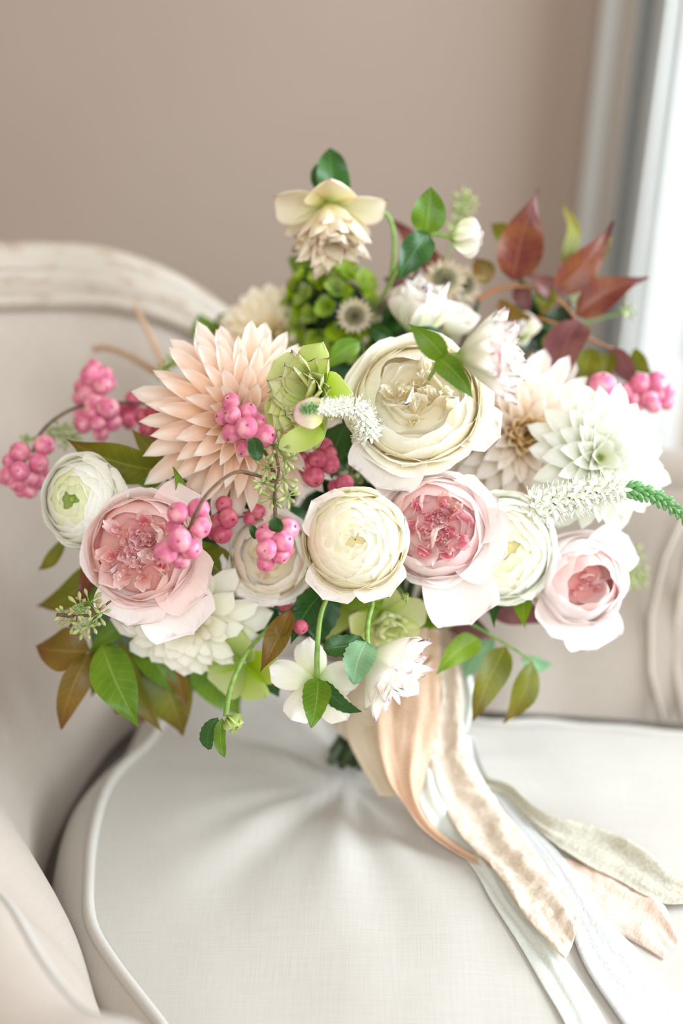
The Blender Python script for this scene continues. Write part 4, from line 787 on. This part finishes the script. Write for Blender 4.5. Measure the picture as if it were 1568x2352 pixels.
h, q = hellebore(P(1028, 775, .91), (.4, .7, .55), px2m(88, .91), 'white hellebore just right of the creamy hellebore cup', M['hel_white'], M['hel_white'], 5, 14, 24, .8, 1.05, wout=.45, out_bend=.6, in_bend=.5, lin=.9)
h, q = hellebore(P(1050, 818, .745), (1, .05, .34), px2m(138, .745), 'white double hellebore seen side on, over the cream rose, with two glossy leaves', M['hel_pinkback'], M['hel_white'], 5, 40, 25, .8, .62, wout=.42, out_bend=.4, in_bend=.45, lin=1.2, Win=.2, skip=(0, 1), stem_pts=[(1062, 815, .745), (1030, 818, .742), (1008, 822, .742), (1000, 845, .76), (985, 870, .80)])
hel_leaf(h, q, P(1020, 822, .740), P(938, 745, .735), px2m(60, .74), M['leaf_green'], bow=.08, side=.08, a=.5, bb=1.0, roll=-.3, fold=.4, serr=.02, nv=21)
hel_leaf(h, q, P(1005, 822, .740), P(1085, 915, .735), px2m(58, .74), M['leaf_green'], bow=.08, side=-.10, a=.5, bb=1.05, roll=.3, fold=.4, serr=.02, nv=21)
h, q = hellebore(P(725, 912, .80), (-.55, .05, .8), px2m(128, .79), 'lime green ruffled hellebore between the peach dahlia and cream rose', M['lime'], M['hel_green'], 5, 30, 26, .25, .45, wout=.42, out_bend=.35, in_bend=.35, lin=.95, Win=.26)
for (b_, t_, w_, m_) in (((735, 960), (700, 1042), 60, 'lime'),):
    hel_leaf(h, q, P(*b_, .785), P(640, 1030, .77), px2m(62, .78), M['lime'], bow=.12, side=-.15, a=.5, bb=.45, roll=.2)
hel_leaf(h, q, P(745, 945, .762), P(672, 945, .755), px2m(74, .76), M['hel_pinkback'], bow=.12, a=.35, bb=.4, roll=-.2)
h, q = hellebore(P(728, 1562, .80), (-.12, -.45, -.8), px2m(110, .80), 'drooping white hellebore seen from behind, lowest of the bouquet', M['hel_white'], M['hel_white'], 5, 16, 27, -.05, .35, wout=.36, out_bend=.35, in_bend=.5, lin=.95, Win=.25, stem_pts=[(728, 1560, .797), (728, 1500, .795), (735, 1420, .80), (750, 1375, .81), (765, 1340, .83)])
hel_leaf(h, q, P(730, 1560, .792), P(714, 1672, .775), px2m(68, .79), M['leaf_green'], bow=.08, side=-.05, a=.55, bb=.95, roll=.2, serr=.03, nv=17)
hel_leaf(h, q, P(738, 1565, .792), P(830, 1635, .80), px2m(40, .79), M['leaf_dark'], bow=.1, side=.08, a=.5, bb=.95, roll=.3, serr=.06, nv=17)
h, q = hellebore(P(845, 1497, .80), (.85, -.6, .25), px2m(128, .80), 'hanging white hellebore with frilled pink edges facing right under the bouquet', M['hel_white'], M['hel_white'], 5, 26, 28, .62, .6, wout=.5, out_bend=.2, in_bend=.2, lin=1.22, Win=.22, stem_pts=[(868, 1502, .80), (845, 1480, .79), (845, 1430, .80), (855, 1385, .81), (850, 1350, .83)])
hel_leaf(h, q, P(842, 1475, .785), P(812, 1572, .775), px2m(72, .78), M['leaf_sage'], bow=.08, side=.05, a=.45, bb=.7, roll=.1, serr=.06, nv=17)
hel_leaf(h, q, P(838, 1475, .787), P(742, 1490, .785), px2m(54, .78), M['leaf_dark'], bow=.08, side=-.05, a=.5, bb=.45, roll=.3, serr=.05)
h, q = hellebore(P(522, 1648, .785), (.5, -.4, .6), px2m(46, .785), 'small lime hellebore bud hanging lowest at left on a long green stalk', M['lime'], M['lime'], 5, 3, 29, 1.2, 1.3, wout=.55, out_bend=.9, stem_pts=[(518, 1645, .785), (530, 1580, .79), (560, 1510, .80), (600, 1460, .83), (640, 1420, .85)])
hel_leaf(h, q, P(510, 1650, .783), P(515, 1740, .78), px2m(34, .78), M['leaf_green'], bow=.06, side=.05, roll=.5)
hel_leaf(h, q, P(500, 1648, .785), P(478, 1722, .79), px2m(38, .78), M['leaf_dark'], bow=.1, side=.1, a=.5, bb=.5, roll=.3, serr=.05)
h, q = hellebore(P(560, 1520, .85), (-.3, -.5, .8), px2m(95, .85), 'pale lime hellebore bracts below the lower left white dahlia', M['lime'], M['lime'], 5, 0, 30, .1, .5, wout=.48, out_bend=.1)
h, q = hellebore(P(880, 1410, .86), (.3, -.6, .8), px2m(100, .86), 'pale green hellebore in shade under the central ranunculus', M['hel_green'], M['hel_green'], 5, 16, 31, .2, .6, wout=.46, out_bend=.3)
h, q = hellebore(P(930, 1375, .82), (.1, .2, 1), px2m(22, .82), 'tiny round green bud under the pink peony rose', M['lime'], M['lime'], 5, 4, 32, 1.2, 1.3, wout=.6, out_bend=1.0, name='flower_bud', group='buds', stem_pts=[(930, 1375, .825), (915, 1350, .84)])
h, q = hellebore(P(1195, 775, .93), (-.2, .6, .8), px2m(60, .93), 'white hellebore out of focus below the red leaves', M['hel_white'], M['hel_white'], 5, 12, 33, .5, .9)

# ------------------------------------------------------------------ lime floret head
rt, ax, q = flower_root('hydrangea_head', P(765, 715, .955), (-.1, .35, 1), 'lime green hydrangea head under the topmost hellebore', 'flower', None)
fl = [grid('floret_petal', petal_np(5, 6, 1, .45, .45, .35, (0, .5 * k), .5, .1, .05, 50 + k), M['green_floret']) for k in range(3)]
r_ = random.Random(5)
for i in range(44):
    t = (i + .5) / 44; ph = math.acos(1 - 1.25 * t); az = i * GA; rr = px2m(108, .955)
    dv = Vector((math.sin(ph) * math.cos(az), math.sin(ph) * math.sin(az), math.cos(ph))); c_ = dv * rr * r_.uniform(.78, 1.0); qq = dv.to_track_quat('Z', 'Y').to_matrix().to_4x4()
    for k in range(4):
        s = px2m(38, .955) * r_.uniform(.8, 1.2)
        add('floret_petal', fl[k % 3], rt, M=Matrix.Translation(c_) @ qq @ Matrix.Rotation(k * math.pi / 2 + i, 4, 'Z') @ Matrix.Rotation(r_.uniform(.1, .9), 4, 'X') @ Matrix.Diagonal((s, s, s, 1)))
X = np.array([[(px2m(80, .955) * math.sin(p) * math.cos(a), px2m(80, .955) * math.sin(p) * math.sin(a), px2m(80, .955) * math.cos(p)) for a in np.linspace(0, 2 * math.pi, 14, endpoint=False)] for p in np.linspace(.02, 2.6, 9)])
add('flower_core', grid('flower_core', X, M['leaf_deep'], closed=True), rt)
stem_to_bundle(rt, P(765, 715, .97), ax, .0025, quat=q)
add('leaf', grid('leaf', np.array([[(Matrix.Translation(rt.location) @ q.to_matrix().to_4x4()).inverted() @ Vector(p) for p in row] for row in leaf_np(P(745, 645, .95), P(662, 592, .95), px2m(60, .95), bow=.08, a=.5, bb=.8)]), M['leaf_green']), rt)

# ------------------------------------------------------------------ astrantia
def astrantia(c, f, R, label, seed):
    rt, ax, q = flower_root('astrantia', c, f, label, 'flower', 'astrantia pincushions'); r = random.Random(seed)
    me = grid('bract', petal_np(5, 6, 1, .17, .5, .7, (0, .2), .3, .1, 0, seed), M['astr'])
    for i in range(18): add('bract', me, rt, M=basis((0, 0, -.05 * R), i * 2 * math.pi / 18, .15 + .15 * (i % 2), R))
    V, F = [], []
    for i in range(70):
        t = (i + .5) / 70; ph = math.acos(1 - t); az = i * GA; dv = np.array([math.sin(ph) * math.cos(az), math.sin(ph) * math.sin(az), math.cos(ph)])
        v_, f_ = tube_np([dv * .05 * R, dv * R * .35, dv * R * .52, dv * R * .56], [R * .012, R * .012, R * .045, R * .02], 5)
        b0 = len(V); V += list(v_); F += [tuple(x + b0 for x in ff) for ff in f_]
    tag(add('pincushion', mesh('pincushion', V, F, M['astr_pin']), rt), kind='stuff')
    stem_to_bundle(rt, Vector(c) - ax * .004, ax, .0012, quat=q)
astrantia(P(815, 727, .90), (-.1, .1, 1), px2m(46, .90), 'small greenish astrantia in front of the lime hydrangea', 1)
astrantia(P(1022, 645, .92), (-.05, .3, 1), px2m(56, .92), 'larger astrantia under the hellebore bud', 2)
astrantia(P(1062, 655, .945), (.4, .2, 1), px2m(50, .945), 'astrantia behind to the right of the larger one', 3)
astrantia(P(868, 705, .935), (.1, .2, 1), px2m(46, .935), 'astrantia half hidden left of the creamy hellebore cup', 4)

# ------------------------------------------------------------------ veronica spikes
def veronica(label, path, r0, r1, n, open_to, seed, stemr=.0013, fl_len=12, dp=.8):
    o_ = P(*path[0]); rt = root('veronica_spike', o_, label, 'flower', 'white veronica spikes'); r = random.Random(seed)
    C_ = catmull([P(*p) for p in path], 16); add('stem', tube('stem', [Vector(p) - o_ for p in C_], [stemr, stemr * .5], M['stem'], 6), rt)
    pr = [(.05, 0), (.22, .25), (.26, .55), (.45, .8), (.5, 1.0), (.1, .8)]
    X = np.array([[(p[0] * (1 + (.5 * math.cos(4 * a) if p[1] > .7 else 0)) * math.cos(a), p[0] * (1 + (.5 * math.cos(4 * a) if p[1] > .7 else 0)) * math.sin(a), p[1]) for a in np.linspace(0, 2 * math.pi, 8, endpoint=False)] for p in pr])
    V, F = [], []
    for k4 in range(4):
        a4 = k4 * math.pi / 2; b0 = len(V)
        for rr4, hh, ww in ((.05, .35, .06), (.22, .62, .17), (.46, .82, .12), (.62, .86, .01)):
            for sg in (-1, 1): V.append((rr4 * math.cos(a4) - sg * ww * math.sin(a4), rr4 * math.sin(a4) + sg * ww * math.cos(a4), hh))
        for j4 in range(3): F.append((b0 + 2 * j4, b0 + 2 * j4 + 1, b0 + 2 * j4 + 3, b0 + 2 * j4 + 2))
    v_, f_ = tube_np([(0, 0, 0), (0, 0, .2), (0, 0, .42)], [.06, .09, .11], 6); b0 = len(V); V += list(v_); F += [tuple(x + b0 for x in q_) for q_ in f_]
    for sx in (-.12, .12):
        v_, f_ = tube_np([(sx * .3, 0, .3), (sx, 0, 1.0), (sx * 1.6, .05, 1.35)], [.018, .018, .035], 4); b0 = len(V); V += list(v_); F += [tuple(x + b0 for x in q_) for q_ in f_]
    op = mesh('floret', V, F, M['floret_white'])
    pr = [(.03, 0), (.16, .2), (.2, .6), (.12, .9), (.01, 1.0)]
    bud = grid('bud', np.array([[(p[0] * math.cos(a), p[0] * math.sin(a), p[1]) for a in np.linspace(0, 2 * math.pi, 6, endpoint=False)] for p in pr]), M['floret_green'], closed=True)
    m = len(C_)
    for i in range(n):
        t = (i + .5) / n; k = t * (m - 1); k0 = int(k); c = Vector(C_[k0]) * (1 - (k - k0)) + Vector(C_[min(k0 + 1, m - 1)]) * (k - k0)
        T_ = (Vector(C_[min(k0 + 1, m - 1)]) - Vector(C_[max(k0 - 1, 0)])).normalized(); az = i * GA
        a_ = T_.orthogonal().normalized(); b_ = T_.cross(a_); side = a_ * math.cos(az) + b_ * math.sin(az)
        opn = t < open_to; dv = (side + T_ * (.25 if opn else .9)).normalized(); L = px2m(fl_len, dp) * (r0 + (r1 - r0) * t) * r.uniform(.85, 1.1)
        add('floret' if opn else 'bud', op if opn else bud, rt, M=Matrix.Translation(c - o_ + side * stemr * .6) @ dv.to_track_quat('Z', 'Y').to_matrix().to_4x4() @ Matrix.Diagonal((L * (1 if opn else 1.1), L * (1 if opn else 1.1), L, 1)))
    return rt
veronica('long white veronica spike arching out of frame at right', [(1215, 1165, .80), (1290, 1150, .80), (1380, 1128, .80), (1450, 1125, .80), (1520, 1150, .805), (1590, 1205, .81), (1640, 1270, .815)], 3.3, 1.25, 190, .45, 1)
veronica('short white veronica spike pointing left at the cream rose edge', [(850, 1000, .80), (835, 965, .79), (815, 935, .775), (770, 935, .765), (735, 935, .758), (700, 940, .75)], 2.3, .9, 150, .85, 2, .0015, 13, .77)
rt = veronica('blurred blush astilbe plume curving against the chair back', [(390, 870, .98), (350, 850, .98), (300, 820, .985), (250, 800, .99), (215, 802, .99)], 1.3, .8, 120, .0, 3, .0012, 11, .98)
for ch in rt.children:
    if ch.name.startswith('bud'):
        pass
bm_ = [c for c in rt.children if c.name.startswith('bud')]
if bm_:
    me = bm_[0].data; me.materials.clear(); me.materials.append(plain('astilbe_blush', srgb(214, 170, 146), .7, srgb(196, 150, 126), 200))
rt.name = 'astilbe_plume'; rt['group'] = 'blurred plumes'
st = root('stem_wisp', P(380, 850, .98), 'blurred pale bare stalk leaning against the chair back', 'stem')
add('stalk', tube('stalk', [P(*p) - st.location for p in ((400, 900, .98), (375, 840, .98), (345, 770, .985), (310, 705, .99))], [.0030, .0018], plain('pale_stalk', srgb(216, 182, 152), .7), 8), st)

# ------------------------------------------------------------------ ribbons and binding
def ribbon(name, label, st, mat, wr=.0012, freq=(5, 3), nu=17, seg=10, seed=0, thick=.0004, edge=0., lay=0.):
    """st: stations (left point, right point)"""
    Lp = catmull([s[0] for s in st], seg); Rp = catmull([s[1] for s in st], seg); m = len(Lp)
    c0 = Vector(((Lp[0] + Rp[0]) / 2).tolist()); rt = root(name, c0, label, 'ribbon', 'silk ribbons of the bouquet')
    X = np.zeros((m, nu, 3))
    for j in range(m):
        a, b = Lp[j], Rp[j]; s = b - a; T_ = Lp[min(j + 1, m - 1)] - Lp[max(j - 1, 0)] + Rp[min(j + 1, m - 1)] - Rp[max(j - 1, 0)]
        n = np.cross(s, T_); n /= np.linalg.norm(n) + 1e-9
        cd_ = np.array((CAM - Vector(a.tolist()))[:])
        if n.dot(cd_) < 0: n = -n
        for i in range(nu):
            u = i / (nu - 1); w_ = wr * (noise.noise(Vector((u * freq[0] + seed * 7.3, j / seg * freq[1] * .35, seed))) + .5 * noise.noise(Vector((u * freq[0] * 2.3, j / seg * freq[1] * 1.1, seed + 4))))
            w_ += wr * .8 * math.sin(u * math.pi * 3 + seed)
            p = a + s * u + n * (w_ + wr); e_ = edge_e(p[0], p[1])
            if e_ > 0: p[2] = max(p[2], top_h(p[0], p[1], e_) + .0008 + lay + abs(w_) * .6)
            X[j, i] = p - np.array(c0[:])
    me = grid('ribbon_band', X, mat, uv=np.stack(np.meshgrid(np.linspace(0, 1, nu), np.linspace(0, 1, m) * len(st)), -1))
    o = add('ribbon_band', me, rt); md = o.modifiers.new('thickness', 'SOLIDIFY'); md.thickness = thick; md.offset = 0
    return rt
def SS(px, py, h=0): return tuple(S(px, py, .4665 + h))
def PP(px, py, d): return tuple(P(px, py, d))
ribbon('ribbon', 'wrinkled champagne silk ribbon falling from the binding onto the seat', [
    (PP(985, 1430, .915), PP(1050, 1430, .915)), (PP(998, 1530, .905), PP(1058, 1530, .905)), (PP(1012, 1600, .90), PP(1062, 1605, .90)), (PP(992, 1690, .895), PP(1068, 1690, .895)), (PP(985, 1770, .885), PP(1095, 1765, .885)),
    (SS(1010, 1850, .012), SS(1140, 1840, .012)), (SS(1062, 1935, .008), SS(1195, 1915, .010)), (SS(1137, 2009, .007), SS(1250, 1990, .010)), (SS(1205, 2115, .006), SS(1305, 2065, .006)), (SS(1296, 2219, .006), SS(1334, 2118, .006))], M['silk_champ'], .0022, (4, 9), 25, 16, 1, lay=.004)
ribbon('ribbon', 'wide tan silk ribbon looping down under the binding', [
    (PP(870, 1440, .905), PP(1005, 1430, .91)), (PP(862, 1540, .895), PP(1012, 1540, .90)), (PP(862, 1640, .885), PP(1008, 1640, .89)), (PP(868, 1720, .88), PP(992, 1720, .885)), (PP(890, 1800, .87), PP(972, 1800, .875)),
    (PP(930, 1860, .862), PP(966, 1850, .866)), (SS(975, 1915, .006), SS(998, 1900, .008)), (SS(1060, 1975, .001), SS(1085, 1962, .003)), (SS(1121, 2006, .0), SS(1140, 1996, .001))], M['silk_tan'], .0022, (5, 1.2), 25, 14, 2, lay=.001)
ribbon('ribbon', 'pale mint silk ribbon running along the left of the champagne ribbon', [
    (PP(985, 1690, .90), PP(1010, 1690, .90)), (PP(965, 1770, .885), PP(1000, 1760, .885)), (PP(962, 1840, .868), PP(1020, 1830, .868)), (SS(1010, 1922, .003), SS(1085, 1900, .003)), (SS(1080, 1990, .001), SS(1135, 1985, .003)), (SS(1130, 2080, 0), SS(1190, 2075, .001)), (SS(1190, 2175, 0), SS(1262, 2160, 0)), (SS(1245, 2268, 0), SS(1330, 2255, 0)), (SS(1295, 2352, 0), SS(1385, 2345, 0)), (SS(1330, 2440, 0), SS(1425, 2430, 0))], M['silk_mint'], .0012, (3, 1), 17, 12, 3, lay=.0005)
ribbon('ribbon', 'broad white satin ribbon trailing to the lower right corner', [
    (PP(1050, 1690, .91), PP(1085, 1690, .915)), (SS(1085, 1775, .006), SS(1120, 1780, .008)), (SS(1130, 1845, .003), SS(1175, 1845, .003)), (SS(1190, 1925, .002), SS(1250, 1930, .002)), (SS(1255, 2030, .001), SS(1322, 2025, .001)), (SS(1300, 2130, 0), SS(1392, 2125, 0)), (SS(1340, 2230, -.001), SS(1475, 2210, 0)), (SS(1400, 2320, -.001), SS(1555, 2295, 0)), (SS(1470, 2410, 0), SS(1640, 2390, 0))], M['silk_white'], .0010, (3, .8), 17, 12, 4, lay=.002)
ribbon('ribbon', 'creased sage grey silk ribbon trailing off to the right edge', [
    (SS(1105, 1815, .004), SS(1112, 1785, .010)), (SS(1160, 1835, .002), SS(1178, 1805, .010)), (SS(1245, 1925, .002), SS(1254, 1872, .009)), (SS(1315, 1985, .002), SS(1365, 1905, .007)), (SS(1410, 2032, .001), SS(1468, 1952, .008)), (SS(1525, 2090, .001), SS(1560, 2022, .006)), (SS(1640, 2080, .001), SS(1650, 2060, .004))], M['silk_sage'], .0018, (3, 3), 17, 14, 5, lay=.003)
ribbon('ribbon', 'frayed peach silk ribbon end lying right of the white ribbon', [
    (SS(1240, 2010, 0), SS(1265, 1965, .001)), (SS(1320, 2065, 0), SS(1345, 1990, .002)), (SS(1375, 2125, .001), SS(1430, 2030, .002)), (SS(1450, 2165, .001), SS(1515, 2075, .003)), (SS(1522, 2210, 0), SS(1562, 2165, .001))], M['silk_peach'], .0016, (4, 5), 17, 14, 6)
ribbon('ribbon', 'cream silk tail hanging from the stem wrap', [
    (PP(790, 1640, .915), PP(875, 1630, .91)), (PP(800, 1700, .905), PP(880, 1700, .90)), (PP(835, 1770, .895), PP(905, 1770, .89)), (PP(870, 1830, .882), PP(925, 1830, .877))], M['silk_cream'], .0015, (3, 1), 13, 12, 7)
ribbon('ribbon', 'pale mint ribbon loop right of the champagne ribbon', [
    (PP(1045, 1500, .93), PP(1070, 1500, .93)), (PP(1055, 1570, .925), PP(1085, 1565, .925)), (PP(1060, 1620, .925), PP(1088, 1620, .925)), (PP(1050, 1690, .925), PP(1072, 1680, .925))], M['silk_mint'], .0012, (3, 1), 9, 12, 8)
wrap = root('stem_wrap', BIND - Vector((0, 0, .02)), 'cream silk wrap wound round the stems below the flowers', 'ribbon wrap')
axis = (FOOT - BIND).normalized(); rows = []
for k, t in enumerate(np.linspace(-.03, .038, 30)):
    c_ = BIND + axis * t - wrap.location; e1 = axis.orthogonal().normalized(); e2 = axis.cross(e1)
    rows.append([tuple(c_ + (e1 * math.cos(a) + e2 * math.sin(a)) * (.0235 + .0012 * ((k % 10) / 10) - .06 * max(0, t - .02) + .001 * math.sin(3 * a + k * .5))) for a in np.linspace(0, 2 * math.pi, 28, endpoint=False)])
add('wrap_band', grid('wrap_band', np.array(rows), M['silk_cream'], closed=True), wrap)
stub = root('stem_bundle', Vector((FOOT.x, FOOT.y, .462)), 'grey green cut stem ends standing on the seat cushion', 'stems')
for i in range(14):
    a = i * GA; rr = .0042 * math.sqrt(i + .5); p1 = FOOT + Vector((math.cos(a), math.sin(a), 0)) * rr; p1.z = .4615; p0 = BIND + axis * .05 + Vector((math.cos(a), math.sin(a), 0)) * rr * .9
    add('cut_stem', tube('cut_stem', [p0 - stub.location, (p0 + p1) / 2 - stub.location, p1 - stub.location], .0028, M['leaf_grey'], 8), stub)
